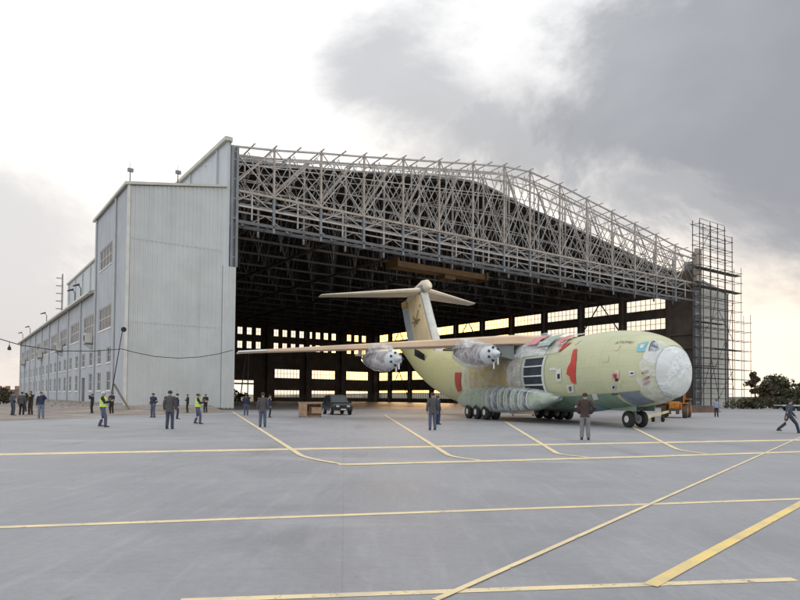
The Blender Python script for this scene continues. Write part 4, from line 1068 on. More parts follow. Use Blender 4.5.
    for s in (-1, 1):
        e, w = ar[s]; mb.tube([sh[s] * k + Vector((-s * .05, 0, 0)), sh[s] * k + Vector((s * .02, 0, -.02)), (sh[s] * .5 + e * .5) * k, e * k, (e * .5 + w * .5) * k, w * k], [.085 * k, .088 * k, .074 * k, .066 * k, .058 * k, .05 * k], 9)
    mb.build('jacket', cloth(top), t, smooth=True)
    mb = MB(); mb.loft([[v * k for v in r] for r in (ell((0, 0, .80), .14, .11), ell((0, 0, .9), .165, .125), ell((0, 0, 1.0), .155, .115))])
    for s in (-1, 1):
        hip, kn, an = lf[s]; mb.tube([(hip + Vector((-s * .005, 0, .02))) * k, (hip * .5 + kn * .5) * k, kn * k, (kn * .5 + an * .5) * k, (an + Vector((0, -.005, .0))) * k], [.105 * k, .094 * k, .078 * k, .074 * k, .068 * k], 10)
    mb.build('trousers', cloth(legs), t, smooth=True)
    for s in (-1, 1):
        an = lf[s][2]; MB().loft([[(an + Vector((x * q, y, -.09 + zz))) * k for x, zz in ((-.045, 0), (.045, 0), (.04, hh), (-.04, hh))] for y, q, hh in ((-.07, .9, .08), (.0, 1, .10), (.10, 1.05, .065), (.19, .7, .04))]).build('shoe', M['blackp'], t)
    hm = cloth(cap) if cap else hairm
    mb = MB(); mb.lathe(Vector((0, hy - .012, 1.625)) * k, (0, -.12, 1), [(0, .098 * k), (.05 * k, .102 * k), (.095 * k, .085 * k), (.122 * k, .045 * k), (.13 * k, .008)], 14)
    if cap: mb.add([Vector(p) * k for p in ((-.08, hy + .07, 1.675), (.08, hy + .07, 1.675), (.06, hy + .17, 1.66), (-.06, hy + .17, 1.66), (-.08, hy + .07, 1.69), (.08, hy + .07, 1.69), (.06, hy + .17, 1.672), (-.06, hy + .17, 1.672))], [(0, 3, 2, 1), (4, 5, 6, 7), (0, 1, 5, 4), (1, 2, 6, 5), (2, 3, 7, 6), (3, 0, 4, 7)])
    mb.build('cap' if cap else 'hair', hm, t, smooth=True)
    MB().box((-.045) * k, (-.02) * k, (hy + .092) * k, (hy + .105) * k, 1.655 * k, 1.668 * k).box(.02 * k, .045 * k, (hy + .092) * k, (hy + .105) * k, 1.655 * k, 1.668 * k).build('eyes', hairm, t)
    if vest:
        vl = [ell((0, 0, .98), .20, .15), ell((0, 0, 1.1), .192, .14), ell((0, .01, 1.25), .205, .15), ell((0, .01, 1.38), .22, .15), ell((0, .01, 1.44), .19, .125), ell((0, .01, 1.49), .10, .09)]
        vv = MB().loft([[v * k for v in r] for r in vl]).build('safety_vest', cloth(vest), t, smooth=True)
        MB().loft([[v * k for v in r] for r in (ell((0, 0, 1.07), .203, .153), ell((0, 0, 1.11), .201, .151))], caps=False).loft([[v * k for v in r] for r in (ell((0, .005, 1.21), .210, .157), ell((0, .01, 1.25), .212, .158))], caps=False).build('reflective_band', cloth((.70, .72, .66)), vv)
    if shoulder:
        MB().loft([[v * k for v in r] for r in (ell((0, 0, 1.34), .215, .145), ell((0, 0, 1.43), .21, .125), ell((0, 0, 1.49), .125, .092), ell((0, 0, 1.525), .08, .078))], caps=False).build('collar', cloth(shoulder), t, smooth=True)
    return t
NAVY, DGREY, BLACK, JEAN, BROWN, KHAKI, LIME = (.025, .035, .075), (.075, .075, .08), (.02, .02, .022), (.08, .10, .16), (.055, .035, .03), (.20, .17, .13), (.62, .86, .08)
def gp(px, py):
    p = G(px, py)
    for _ in range(8): p = G(px, py, max(0, verge_z(p.x, p.y)) if p.x < lineA_x(p.y) and p.y < 64 or dist_build(p.x, p.y) < 6.5 and p.x < -17 else 0)
    return p
FA = 0.0                                        # facing away from the camera
person(G(585, 440), R(-20), 'person in a dark brown jacket seen from behind, nearest to the aircraft nose', BROWN, (.20, .20, .21), 1.84, 'hips', coat=.08)
person(G(432.5, 430), R(10), 'person in a dark grey coat standing with back turned under the near wing', DGREY, JEAN, 1.86, 'down', coat=.14)
person(G(437.5, 424.5), R(-60), 'person with white shoulders half hidden behind the dark grey coat under the wing', NAVY, NAVY, 1.72, 'down', shoulder=(.6, .62, .66))
person(G(262.5, 427), R(5), 'person in a long dark grey coat standing at the diagonal yellow line, back turned', DGREY, JEAN, 1.80, 'down', coat=.16)
person(G(269.5, 417.5), R(-80), 'person with white shoulders behind the dark grey coat at the diagonal yellow line', NAVY, NAVY, 1.72, 'down', shoulder=(.6, .62, .66))
person(G(246, 415.5), R(15), 'person in navy standing just right of the end block, one hand at the waist', NAVY, JEAN, 1.74, ('hips', 'down'), cap=(.02, .02, .03))
person(G(169.5, 429), R(5), 'person in a long dark grey coat in front of the ribbed end block, back turned', DGREY, (.05, .06, .09), 1.84, 'down', coat=.16)
person(G(177, 419), R(-70), 'person with white shoulders close behind the grey coat before the end block', NAVY, NAVY, 1.74, 'down', shoulder=(.6, .62, .66))
person(G(153, 417.5), R(160), 'person in a navy jacket standing alone before the ribbed end block', NAVY, JEAN, 1.76, 'pockets', cap=(.02, .02, .03))
person(G(197.5, 424), R(-70), 'person in a lime safety vest reaching forward, before the right part of the end block', BLACK, JEAN, 1.72, ('forward', 'forward'), stride=.28, vest=LIME, cap=(.06, .03, .03))
person(gp(205.5, 412.5), R(170), 'person in black behind the lime vest at the right part of the end block', BLACK, BLACK, 1.72, 'fold')
person(gp(187.5, 412.5), R(120), 'person in black standing at the foot of the end block, left of the lime vest', BLACK, BLACK, 1.66, 'fold')
person(G(102.5, 427), R(-75), 'person in a lime safety vest reaching forward, left of the leaning pole', BLACK, JEAN, 1.78, ('forward', 'forward'), stride=.3, vest=LIME, cap=(.55, .56, .58))
person(gp(111.5, 413.5), R(170), 'person in black just behind the left lime vest at the leaning pole', (.05, .03, .03), BLACK, 1.76, 'fold')
person(gp(92, 413.5), R(100), 'person in black standing by the grey wall left of the lime vest', BLACK, BLACK, 1.66, 'up')
person(gp(41, 419), R(200), 'person in navy with faded jeans, standing apart right of the group at left', NAVY, (.13, .17, .24), 1.76, ('up', 'down'))
person(gp(30.5, 414.5), R(170), 'person in black with a yellow scarf, both hands raised, in the group at left', BLACK, (.05, .03, .03), 1.76, 'up', shoulder=(.45, .38, .12))
person(gp(21.5, 415.5), R(10), 'person in a greenish grey jacket, back turned, in the group at left', (.08, .09, .085), BLACK, 1.76, 'down', coat=.06)
person(gp(12.5, 415.5), R(-30), 'person in a dull blue jacket, leftmost of the group by the building end', (.06, .075, .11), (.05, .06, .09), 1.72, 'pockets')
person(gp(25, 411.5), R(160), 'person in dark clothes hidden behind the group at left', BLACK, BLACK, 1.70, 'down')
person(G(716.5, 417), R(-15), 'person in a light blue shirt and dark trousers near the foot of the scaffold', (.30, .40, .48), (.04, .03, .05), 1.68, 'down')
person(G(788.5, 433), R(-90), 'person in dark clothes striding past at the right edge of the apron', (.06, .07, .10), (.035, .045, .07), 1.66, 'down', stride=.95, lean=.6, coat=.05)

# ------------------------------------------------------------------ vehicles and objects on the apron
def car(pos, rz):
    t = thing('parked_car', 'dark green off-road car parked beside the wooden crate inside the hangar mouth', 'car', pos, rz)
    # local +x forward
    def sec(x, w, zb, zt): return [Vector((x, -w, zb)), Vector((x, w, zb)), Vector((x, w + .03, zb + (zt - zb) * .5)), Vector((x, w - .06, zt)), Vector((x, -w + .06, zt)), Vector((x, -w - .03, zb + (zt - zb) * .5))]
    b = MB().loft([sec(-2.2, .80, .5, .98), sec(-2.1, .86, .4, 1.03), sec(-1, .9, .38, 1.06), (sec(.8, .9, .38, 1.06)), sec(1.0, .9, .38, 1.05), sec(1.9, .86, .40, .98), sec(2.12, .80, .48, .86)]).build('car_body', M['carp'], t, bevel=.03)
    cabin = MB().loft([[Vector((-2.0, -.82, 1.02)), Vector((-2.0, .82, 1.02)), Vector((1.0, .84, 1.02)), Vector((1.0, -.84, 1.02))], [Vector((-1.85, -.72, 1.66)), Vector((-1.85, .72, 1.66)), Vector((.30, .72, 1.68)), Vector((.30, -.72, 1.68))], [Vector((-1.7, -.62, 1.74)), Vector((-1.7, .62, 1.74)), Vector((.15, .62, 1.76)), Vector((.15, -.62, 1.76))]]).build('cabin', M['carp'], t)
    MB().add([(.97, -.72, 1.1), (.97, .72, 1.1), (.40, .64, 1.62), (.40, -.64, 1.62)], [(0, 1, 2, 3)]).build('windscreen', M['carw'], t)
    for s in (-1, 1):
        for x0, x1 in ((-.0, .62), (-1.0, -.12), (-1.8, -1.12)): MB().add([(x0, s * .845, 1.1), (x1, s * .845, 1.1), (min(x1, .22), s * .765, 1.58), (x0, s * .765, 1.58)], [(0, 1, 2, 3)]).build('side_window', M['carw'], t)
        MB().box(2.02, 2.14, s * .48 - .17, s * .48 + .17, .68, .86).build('headlight', M['lamp'], t, bevel=.03)
        MB().box(.68, .86, s * .90 - .03, s * 1.08 + .02, 1.06, 1.22).build('side_mirror', M['blackp'], t, bevel=.02)
        MB().box(-1.9, 1.9, s * .93 - .015, s * .93 + .03, .62, .72).build('side_trim', M['blackp'], t)
        for x in (-1.35, 1.32):
            w = MB().lathe((x, s * .82 - .13, .37), (0, 1, 0), [(0, .22), (.02, .35), (.13, .37), (.24, .35), (.26, .22)], 22).build('wheel', M['rubber'], t, smooth=True)
            MB().lathe((x, s * .96, .37), (0, s, 0), [(-.03, .05), (-.02, .2), (.0, .22), (.01, .06)], 14).build('rim', M['steel'], w)
            MB().loft([[Vector((x + r * math.cos(a), s * .80 + s * q, .37 + r * math.sin(a))) for r in (.40, .47)] + [Vector((x + r * math.cos(a), s * .80 + s * q - s * .1, .37 + r * math.sin(a))) for r in (.47, .40)] for a in [math.pi * j / 8 for j in range(9)] for q in (.15,)]).build('wheel_arch', M['blackp'], t)
    MB().box(2.0, 2.26, -.84, .84, .42, .58).build('bumper', M['blackp'], t, bevel=.03)
    MB().box(2.10, 2.15, -.3, .3, .66, .84).build('grille', M['blackp'], t)
    MB().box(2.262, 2.27, -.24, .24, .45, .56).build('number_plate', M['white'], t)
    MB().box(-1.7, 0, -.6, -.54, 1.8, 1.84).box(-1.7, 0, .54, .6, 1.8, 1.84).build('roof_rail', M['blackp'], t)
car(G(337, 414.5), R(-70))
cr = thing('wooden_crate', 'open-fronted wooden packing crate standing left of the dark green car', 'crate', G(310, 417), R(10))
MB().box(-.9, .9, -.45, .45, 1.02, 1.12).box(-.88, .88, .40, .44, .1, 1.02).box(-.88, -.84, -.43, .40, .1, 1.02).box(.84, .88, -.43, .40, .1, 1.02).box(-.88, -.3, -.45, -.41, .1, 1.02).box(-.9, .9, -.45, .45, .06, .1).build('crate_body', M['wood'], cr)
MB().box(-.95, .95, -.5, .5, 1.121, 1.16).build('lid', mat('crate_lid', (.55, .40, .26), .7, .25, 2.0), cr)
for x in (-.8, 0, .8): MB().box(x - .06, x + .06, -.44, .44, 0, .058).build('skid', M['wood_d'], cr)
MB().box(-.28, .82, -.40, .30, .102, .5).box(-.1, .7, -.36, .2, .502, .8).build('contents', M['wood_d'], cr)
MB().box(.1, .84, -.46, -.425, .3, .78).box(-.31, -.25, -.462, -.41, .1, 1.02).build('batten', M['wood'], cr)

def tug(pos, rz):
    t = thing('aircraft_tug', 'orange tractor with big muddy wheels behind the wrapped aircraft nose', 'tractor', pos, rz)
    MB().loft([[Vector((x, -w, a)), Vector((x, w, a)), Vector((x, w, b)), Vector((x, -w, b))] for x, w, a, b in ((-1.5, .5, .7, 1.3), (.3, .5, .7, 1.35), (1.7, .42, .65, 1.45), (2.2, .40, .7, 1.35))]).build('bonnet', M['orange'], t, bevel=.04)
    MB().box(-1.6, -1.5, -.7, .7, .9, 2.5).box(.2, .3, -.7, -.62, 1.2, 2.5).box(.2, .3, .62, .7, 1.2, 2.5).build('cab_frame', M['orange'], t)
    MB().box(-1.75, .45, -.8, .8, 2.5, 2.62).build('cab_roof', M['orange'], t, bevel=.03)
    MB().add([(.22, -.6, 1.36), (.22, .6, 1.36), (.22, .6, 2.46), (.22, -.6, 2.46)], [(0, 1, 2, 3)]).build('windscreen', M['carw'], t)
    MB().box(2.2, 2.6, -.45, .45, .35, .85).build('counterweight', M['mud'], t, bevel=.04)
    MB().box(2.605, 2.62, -.18, .18, .30, .62).build('number_plate', M['white'], t)
    MB().tube([(1.0, -.2, 1.3), (1.0, -.2, 2.2)], .05, 8).build('exhaust', M['blackp'], t)
    for x, y, r, w in ((1.4, .85, .62, .45), (1.4, -.85, .62, .45), (-1.0, .95, .8, .5), (-1.0, -.95, .8, .5)):
        q = MB().lathe((x, y - w / 2, r), (0, 1, 0), [(0, r * .5), (.02, r * .92), (w * .3, r), (w * .7, r), (w - .02, r * .92), (w, r * .5)], 22).build('wheel', M['mud'], t, smooth=True)
        s = 1 if y > 0 else -1
        MB().lathe((x, y + s * w / 2, r), (0, s, 0), [(-.05, .08), (-.04, r * .48), (.0, r * .5), (.02, .1)], 14).build('rim', M['orange'], q)
        MB().box(x - r, x + r, y - w / 2, y + w / 2, 2 * r + .04, 2 * r + .1).build('mudguard', M['orange'], q)
tug(G(676, 417.5), R(-118))
# tow bar from the nose gear
tp0, tp1 = G(642, 426), G(668, 419)
tb = thing('tow_bar', 'white and grey tow bar reaching from the aircraft nose wheel towards the tractor', 'tow bar', tp0)
d_ = tp1 - tp0
MB().beam((0, 0, .45), Vector((d_.x, d_.y, .62)), .16).build('bar', mat('towbar_paint', (.55, .53, .30), .5, .4, 1.0), tb)
MB().beam((-.3, -.3, .45), (.3, .3, .45), .2).build('head', M['steel_g'], tb)
q = d_ * .5
for s in (-1, 1): MB().lathe((q.x + s * .35, q.y, .22), (1, 0, 0), [(0, .1), (.01, .22), (.12, .22), (.13, .1)], 14).build('wheel', M['rubber'], tb)
# step platform below the belly
pf = thing('loading_dolly', 'low tan platform dolly under the aircraft belly between the wheel groups', 'dolly', G(523, 416), R(-10))
MB().box(-1.15, 1.15, -.6, .6, .18, .62).build('platform', mat('tan_panel', (.58, .42, .26), .6, .15, 1.0), pf)
for x in (-.9, .9):
    for y in (-.45, .45): MB().lathe((x - .05, y, .1), (1, 0, 0), [(0, .05), (.01, .1), (.09, .1), (.1, .05)], 12).build('caster', M['rubber'], pf)
# long pale flat trailer at the right edge
tr = thing('flat_trailer', 'long low pale blue flat trailer parked before the trees at the right edge', 'trailer', G(812, 411), R(4))
MB().box(-5.6, 6, -1.1, 1.1, .75, .95).build('deck', mat('trailer_deck', (.42, .50, .53), .5, .15, .6), tr)
MB().box(-5.4, 5.8, -.5, -.38, .5, .75).box(-5.4, 5.8, .38, .5, .5, .75).build('chassis', M['blackp'], tr)
for x in (-3.8, -2.8, 3.0, 4.0):
    for y in (-.9, .9): MB().lathe((x, y - .12, .36), (0, 1, 0), [(0, .2), (.02, .36), (.22, .36), (.24, .2)], 16).build('wheel', M['rubber'], tr)
# low red-brown stack along the foot of the hangar jamb
st_ = thing('timber_stack', 'low red-brown stack of boards lying between the tractor and the scaffold', 'timber', G(702, 412.5), R(30))
for k in range(5): MB().box(-3.2 + .2 * (k % 2), 3.0 - .3 * (k % 3), -.6 + .02 * k, .6 - .03 * k, .05 + .17 * k, .05 + .17 * k + .15).build('board_layer', mat('red_boards%d' % k, (.20 - .02 * k, .10, .08), .85, .3, 1.0), st_)

# leaning pole, brace, floodlight and the cable strung from it
def stand(px, Z_):
    r = ray(px, 405); p = EYEV + r * (Z_ / r.y); return Vector((p.x, p.y, verge_z(p.x, p.y)))
pb, pt = stand(109, 61.5), None
r = ray(122.5, 330); pt = EYEV + r * ((pb.y - .4) / r.y)
po = thing('leaning_pole', 'thin dark pole leaning against the end block with a floodlight on top', 'pole', pb)
MB().tube([(0, 0, 0), pt - pb], [.055, .04], 8).build('pole', M['cable'], po)
fl = MB().lathe(pt - pb + Vector((.1, 0, .1)), (.5, -1, -.3), [(0, .1), (.1, .19), (.28, .25), (.3, .23)], 14).build('floodlight', M['blackp'], po)
MB().lathe(pt - pb + Vector((.1, 0, .1)) + Vector((.5, -1, -.3)).normalized() * .305, (.5, -1, -.3), [(0, .02), (.01, .17), (.012, .02)], 14).build('lens', M['carw'], fl)
bb = stand(129, 61.5); r = ray(114, 384); bt = EYEV + r * (pb.y / r.y)
br_ = MB().beam(bb, bt, .16).build('timber_prop', M['timber']); br_['label'] = 'weathered timber prop slanting up to the foot of the leaning pole'; br_['category'] = 'timber prop'
def at(px, py, y): r = ray(px, py); return EYEV + r * (y / r.y)
cab = MB().tube([at(px, py, y) for px, py, y in ((-60, 318, 36), (-25, 330, 42), (0, 339, 46), (20, 345, 49), (60, 351, 55), (95, 351, 59), (122, 349, 62))], .035, 5)
cb = cab.build('overhead_cable', M['cable']); cb['label'] = 'black cable sagging from the left edge to the leaning pole'; cb['category'] = 'cable'
cab = MB().tube([at(px, py, y) for px, py, y in ((122, 349, 62), (135, 352.5, 62.5), (155, 356.5, 63.3), (178, 358.2, 64.3), (200, 357, 65.3), (218, 354, 66.3), (233, 350, 67.2))], .035, 5)
cb = cab.build('overhead_cable', M['cable']); cb['label'] = 'black cable sagging across the ribbed end block from pole to doorway'; cb['category'] = 'cable'
hb = at(9.5, 342, 47.3)
bl = MB().tube([hb, hb - Vector((0, 0, .25))], .02, 5).lathe(hb - Vector((0, 0, .62)), (0, 0, 1), [(0, .02), (.03, .13), (.2, .12), (.3, .06), (.4, .03)], 12).build('hanging_lamp', M['blackp'])
bl['label'] = 'dark lamp hanging from the cable near the left edge of the sky'; bl['category'] = 'lamp'
# poles leaning inside the back opening
for i, (a, b, lb) in enumerate((((240, 402), (246, 352), 'thin pole leaning steeply inside the bright back doorway'), ((247.5, 402), (248.5, 352), 'thin upright pole at the right side of the bright back doorway'))):
    p0 = G(a[0], 402); y = p0.y * .99
    o = MB().tube([Vector((p0.x, p0.y, 0)), at(b[0], b[1], p0.y + 1)], .16, 6).build('pole', M['scaf_l']); o['label'] = lb; o['category'] = 'pole'

# workbenches, racks and stair truck deep in the hangar
def bench(u, v, label, w=6, h=1.1):
    t = thing('work_stand', label, 'work stand', hw(u, v), HRZ + R(90))
    MB().box(-w / 2, w / 2, -1, 1, h, h + .12).build('platform', M['steel_dk'], t)
    for x in (-w / 2 + .1, -w / 6, w / 6, w / 2 - .1):
        for y in (-.9, .9): MB().tube([(x, y, 0), (x, y, h + 1.1)], .06, 6).build('leg', M['steel_dk'], t)
    MB().tube([(-w / 2, -.9, h + 1.1), (w / 2, -.9, h + 1.1)], .05, 5).tube([(-w / 2, .9, h + 1.1), (w / 2, .9, h + 1.1)], .05, 5).tube([(-w / 2, -.9, h + .6), (w / 2, -.9, h + .6)], .04, 5).build('handrail', M['steel_dk'], t)
bench(88, 60, 'long dark work stand on the right side of the hangar floor below the windows', 9, 1.2)
bench(82, 96, 'dark work stand standing near the far corner of the hangar', 7, 1.6)
bench(60, 104, 'dark work stand against the far wall of the hangar, behind the car', 8, .9)

# ------------------------------------------------------------------ vegetation
leafm = [mat('leaf_dark', (.030, .040, .016), .7, .5, .6, col2=(.05, .05, .02)), mat('leaf_green', (.05, .062, .022), .7, .4, .6, col2=(.08, .06, .03)), mat('leaf_brown', (.06, .058, .026), .7, .4, .6, col2=(.08, .05, .028))]
def crown_mesh(blobs, n, size, seed):
    r_ = random.Random(seed); mb = MB()
    tot = sum(b[3] * b[4] * b[5] for b in blobs)
    for (x, y, z, rx, ry, rz) in blobs:
        for _ in range(int(n * rx * ry * rz / tot) + 6):
            while True:
                p = Vector((r_.uniform(-1, 1), r_.uniform(-1, 1), r_.uniform(-1, 1)))
                if .30 < p.length < 1: break
            if noise.noise(Vector((x + p.x * rx * .9, y + p.y * ry * .9, z + p.z * rz * .9)) * .7) < -.22: continue
            c = Vector((x + p.x * rx, y + p.y * ry, z + p.z * rz)); s = size * r_.uniform(.6, 1.4)
            a = Vector((r_.uniform(-1, 1), r_.uniform(-1, 1), r_.uniform(-1, 1))).normalized(); b = a.cross(Vector((r_.uniform(-1, 1), r_.uniform(-1, 1), r_.uniform(-1, 1)))).normalized()
            mb.add([c - a * s, c + b * s * .5, c + a * s, c - b * s * .5], [(0, 1, 2, 3)])
    return mb
def tree(name, label, pos, h, w, n, seed, lm, trunk=.22, sparse=False, group=None, cat='tree'):
    t = thing(name, label, cat, pos, 0, group); r_ = random.Random(seed)
    base = h * (.35 if sparse else .12)
    MB().tube([(0, 0, -.1), (w * .02, 0, base), (-w * .03, w * .02, h * .6), (w * .02, 0, h * .85)], [trunk, trunk * .8, trunk * .5, trunk * .15], 8).build('trunk', M['bark'], t, smooth=True)
    blobs = []; k = 9 if sparse else 12
    for i in range(k):
        a = r_.uniform(0, 6.28); rr = w * .5 * r_.uniform(.2, .75); z = base + (h - base) * r_.uniform(.15, .85)
        q = 1 - abs((z - base) / (h - base) - .45) * .7
        c = (rr * q * math.cos(a), rr * q * math.sin(a), z); s = w * (.13 if sparse else .21) * r_.uniform(.8, 1.3)
        blobs.append((*c, s * 1.2, s * 1.2, s * .8))
        if i < 7: MB().tube([(0, 0, base * .9 + i * .05 * h), (c[0] * .5, c[1] * .5, (base + z) * .5 + .3), c], [trunk * .4, trunk * .25, trunk * .08], 5).build('limb', M['bark'], t)
    if not sparse: blobs.append((0, 0, base + (h - base) * .5, w * .40, w * .40, (h - base) * .42))
    crown_mesh(blobs, n, .34 if not sparse else .28, seed).build('crown', lm, t)
L0, L1, L2 = leafm
TG = 'trees beyond the apron at the right'
tree('broadleaf_tree', 'thin reddish tree with gaps in its crown standing right of the scaffold', G(755, 408.5), 7.6, 4.2, 900, 3, L2, .14, True, TG)
tree('broadleaf_tree', 'small sparse bush-like tree left of the big dome-shaped tree at right', G(766, 408), 5.6, 4.6, 1500, 4, L2, .14, False, TG)
tree('broadleaf_tree', 'largest dark dome-shaped tree on the right horizon', G(777, 407), 7.6, 9.5, 5200, 5, L0, .3, False, TG)
tree('broadleaf_tree', 'dark low tree right of the dome-shaped tree, near the right edge', G(793, 407.5), 4.6, 5.0, 1800, 6, L0, .2, False, TG)
tree('broadleaf_tree', 'rounded dark tree cut by the right edge of the picture', G(803, 407), 6.8, 6.5, 2500, 7, L0, .2, False, TG)
BG = 'bushes along the far edge of the apron'
blabels = ['scrubby bush directly right of the scaffold foot', 'low dark bush below the thin reddish tree', 'low green bush between the thin tree and the dome-shaped tree', 'wide low bush in front of the dome-shaped tree',
           'low bush right of the dome-shaped tree above the trailer', 'low bush at the right edge above the trailer']
for i, (px, w, h) in enumerate(((740, 5, 2.3), (750, 5.5, 2.6), (761, 5, 2.5), (773, 6, 2.6), (785, 6, 2.5), (797, 6, 2.6))):
    t = thing('bush', blabels[i], 'bush', G(px, 408.9), 0, BG)
    crown_mesh([(random.uniform(-w / 2, w / 2), random.uniform(-1, 1), h * random.uniform(.3, .55), w * .25, 1.2, h * .45) for _ in range(6)], 900, .22, 40 + i).build('foliage', (L1, L0, L1, L0, L1, L1)[i], t)
    MB().tube([(0, 0, -.1), (.1, 0, h * .6)], [.07, .03], 6).tube([(0, 0, 0), (.6, .1, h * .5)], [.05, .02], 5).build('stem', M['bark'], t)
t = thing('bush', 'green bush showing in the bright back doorway of the hangar', 'bush', G(238, 403), 0)
crown_mesh([(-1.5, 0, 1.6, 2.2, 1.2, 1.7), (1.2, 0, 1.2, 1.6, 1.1, 1.3), (-4.5, 0, 1.8, 2, 1, 1.8)], 1500, .28, 71).build('foliage', L1, t)
MB().tube([(0, 0, -.1), (0, 0, 1.2)], .08, 6).build('stem', M['bark'], t)
t = thing('hedge', 'dark green hedge beside the far left end of the long grey building', 'hedge', G(6, 405), 0)
crown_mesh([(-19 + 2.6 * k, random.uniform(-.6, .6), 1.3, 1.7, 1.3, 1.3) for k in range(8)], 5200, .25, 72).build('foliage', L1, t)
MB().tube([(-4, 0, -.1), (-4, 0, 1.5)], .08, 6).tube([(-9, 0, -.1), (-9, 0, 1.5)], .08, 6).build('stem', M['bark'], t)
fw = thing('boundary_wall', 'unfinished concrete wall with short piers beyond the hedge at far left', 'wall', G(16, 399.8))
MB().box(-60, 1.2, -.3, .3, 0, 2.9).build('wall', mat('far_wall', (.22, .17, .14), .9, .3, .3), fw)
for x in (-16, -13.2, -10.4, -7.6, -4.8, -2.4, .3): MB().box(x - .5, x + .5, -.4, .4, 2.9, 3.9).build('pier', mat('far_pier', (.36, .23, .16), .9, .3, .3), fw)
# rubble on the verge
rb = mat('rubble_stone', (.34, .30, .26), .95, .3, 2.0)
rng = random.Random(11)
def rubble():
    mb = MB()
    for _ in range(170):
        v = rng.uniform(-1, 70)**1.0; u = AU - abs(rng.gauss(0, 2.2)) - .3
        if v < 0: u = rng.uniform(AU, 1); v = -abs(rng.gauss(0, 1.2)) - .3
        p = hw(u, v); z = verge_z(p.x, p.y); s = rng.uniform(.05, .2)
        a = rng.uniform(0, 6.28); dx, dy = math.cos(a) * s, math.sin(a) * s
        q = [p + Vector((dx * x - dy * y, dy * x + dx * y, 0)) for x, y in ((-1, -.7), (1, -.8), (.9, .7), (-.8, .9))]
        mb.hexa([k + Vector((0, 0, z - .05)) for k in q], [p + (k - p) * .6 + Vector((0, 0, z + s * rng.uniform(.5, 1))) for k in q])
    mb.build('rubble', rb, kind='stuff')
rubble()

# ------------------------------------------------------------------ sky, light
SUN_AZ, SUN_EL = R(2.0), R(5.5)
w = bpy.data.worlds.new('World'); scene.world = w; w.use_nodes = True; t = NT(w.node_tree)
bg = t.n['Background']
tc = t.new('ShaderNodeTexCoord').outputs['Generated']
sky = t.new('ShaderNodeTexSky'); sky.sky_type = 'NISHITA'; sky.sun_disc = False; sky.sun_elevation = SUN_EL; sky.sun_rotation = SUN_AZ; sky.dust_density = 2.5
sx = t.new('ShaderNodeSeparateXYZ'); t.l.new(tc, sx.inputs[0])
az = t.math('ARCTAN2', sx.outputs[0], sx.outputs[1]); el = t.math('ARCSINE', sx.outputs[2])
# cloud-warped coordinates
nv3 = t.new('ShaderNodeTexNoise'); nv3.inputs['Scale'].default_value = 2.6; nv3.inputs['Detail'].default_value = 8; nv3.inputs['Roughness'].default_value = .62; nv3.inputs['Distortion'].default_value = .3
flat = t.mapping(tc, (1, 1, 1.35)); t.l.new(flat, nv3.inputs['Vector'])
sn = t.new('ShaderNodeSeparateColor'); t.l.new(nv3.outputs['Color'], sn.inputs[0])
azw = t.math('ADD', az, t.math('MULTIPLY', t.math('SUBTRACT', sn.outputs[0], .5), .55))
elw = t.math('ADD', el, t.math('MULTIPLY', t.math('SUBTRACT', sn.outputs[1], .5), .40))
def blob(px, py, rx, ry, soft=.6, warp=True):
    a0 = math.atan((px - 400) / FPX); e0 = math.atan((HC - py) / FPX * math.cos(a0))
    A_, E_ = (azw, elw) if warp else (az, el)
    dx = t.math('DIVIDE', t.math('SUBTRACT', A_, a0), rx); dy = t.math('DIVIDE', t.math('SUBTRACT', E_, e0), ry)
    r2 = t.math('SQRT', t.math('ADD', t.math('MULTIPLY', dx, dx), t.math('MULTIPLY', dy, dy)))
    return t.ramp(r2, 1 + soft * .5, 1 - soft * .5)
def mx(a, b): return t.math('MAXIMUM', a, b)
nish = t.new('ShaderNodeVectorMath', operation='SCALE'); t.l.new(sky.outputs[0], nish.inputs[0]); nish.inputs['Scale'].default_value = .10
fine = t.noise(flat, 5.5, 9, .6, .4)
# base: bright veil of high cloud, thinner low down
base = t.mix(t.ramp(el, R(3), R(30)), (1.0, .93, .86, 1), (1.0, 1.0, 1.0, 1))
base = t.mix(t.math('MULTIPLY', t.ramp(fine, .42, .7), .18), base, (.72, .74, .78, 1))
add = t.new('ShaderNodeVectorMath', operation='ADD'); t.l.new(base, add.inputs[0])
n2 = t.new('ShaderNodeVectorMath', operation='SCALE'); t.l.new(nish.outputs[0], n2.inputs[0]); n2.inputs['Scale'].default_value = .12; t.l.new(n2.outputs[0], add.inputs[1])
c = add.outputs[0]
# warm clear band along the horizon at right and behind the hangar
warm = t.math('MULTIPLY', t.ramp(el, R(17), R(3)), t.ramp(az, R(-30), R(8)))
c = t.mix(t.math('MULTIPLY', warm, .75), c, (1.25, 1.02, .78, 1))
pinkl = t.math('MULTIPLY', t.ramp(el, R(9), R(0)), t.ramp(az, R(-18), R(-32)))
c = t.mix(t.math('MULTIPLY', pinkl, .6), c, (.74, .64, .58, 1))
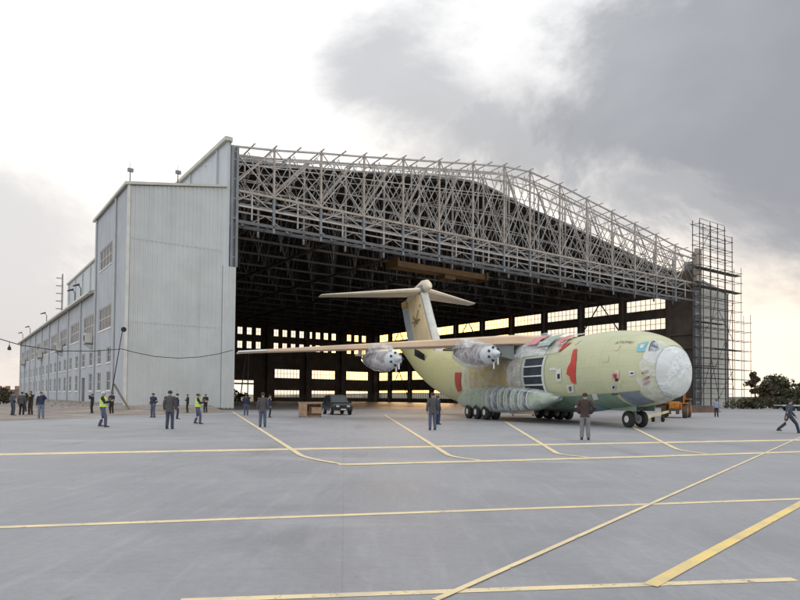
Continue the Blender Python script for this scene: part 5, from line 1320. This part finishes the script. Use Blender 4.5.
# clouds
cloud = mx(blob(735, 90, .36, .19, .7), t.math('MULTIPLY', blob(455, 85, .15, .12, 1.0), .75))
cloud = mx(cloud, t.math('MULTIPLY', blob(600, 150, .3, .09, .9), .85))
cloud = mx(cloud, t.math('MULTIPLY', blob(800, 215, .3, .075, .8), .9))
cloud = mx(cloud, blob(920, 120, .4, .2, .6))
bright = t.math('MULTIPLY', blob(540, 25, .09, .09, 1.5), .7)
cloud = t.math('MULTIPLY', cloud, t.math('SUBTRACT', 1, bright))
tex = t.ramp(t.noise(flat, 2.6, 7, .5, .2), .3, .72)
ccol = t.mix(tex, (.255, .27, .305, 1), (.385, .40, .43, 1))
c = t.mix(t.math('MULTIPLY', cloud, .92), c, ccol)
lowl = t.math('MULTIPLY', mx(blob(30, 295, .20, .07, .9), blob(-60, 250, .2, .12, .9)), .62)
c = t.mix(lowl, c, (.50, .50, .53, 1))
# unseen overcast behind the camera, brightened as fill for the fronts
backm = t.ramp(sx.outputs[1], .25, -.5)
c = t.mix(t.math('MULTIPLY', backm, .85), c, t.mix(tex, (.92, .94, 1.0, 1), (1.25, 1.26, 1.28, 1)))
# glow round the low sun
dt = t.new('ShaderNodeVectorMath', operation='DOT_PRODUCT'); t.l.new(tc, dt.inputs[0])
sv = Vector((math.sin(SUN_AZ) * math.cos(SUN_EL), math.cos(SUN_AZ) * math.cos(SUN_EL), math.sin(SUN_EL))); dt.inputs[1].default_value = sv
glow = t.ramp(dt.outputs['Value'], math.cos(R(11)), 1.0)
c = t.mix(glow, c, (6.0, 3.1, .85, 1))
t.l.new(c, bg.inputs['Color']); bg.inputs['Strength'].default_value = 1.0
sl = bpy.data.lights.new('sun', 'SUN'); sl.energy = 1.6; sl.angle = R(10); sl.color = (1, .62, .32)
so = bpy.data.objects.new('sun', sl); COL.objects.link(so); so.rotation_euler = sv.to_track_quat('Z', 'Y').to_euler()

scene.render.engine = 'CYCLES'
scene.view_settings.view_transform = 'Standard'; scene.view_settings.look = 'None'
scene.view_settings.gamma = 1; scene.view_settings.exposure = .18
scene.cycles.max_bounces = 8; scene.cycles.transparent_max_bounces = 24
scene.render.resolution_x = 1024; scene.render.resolution_y = 768
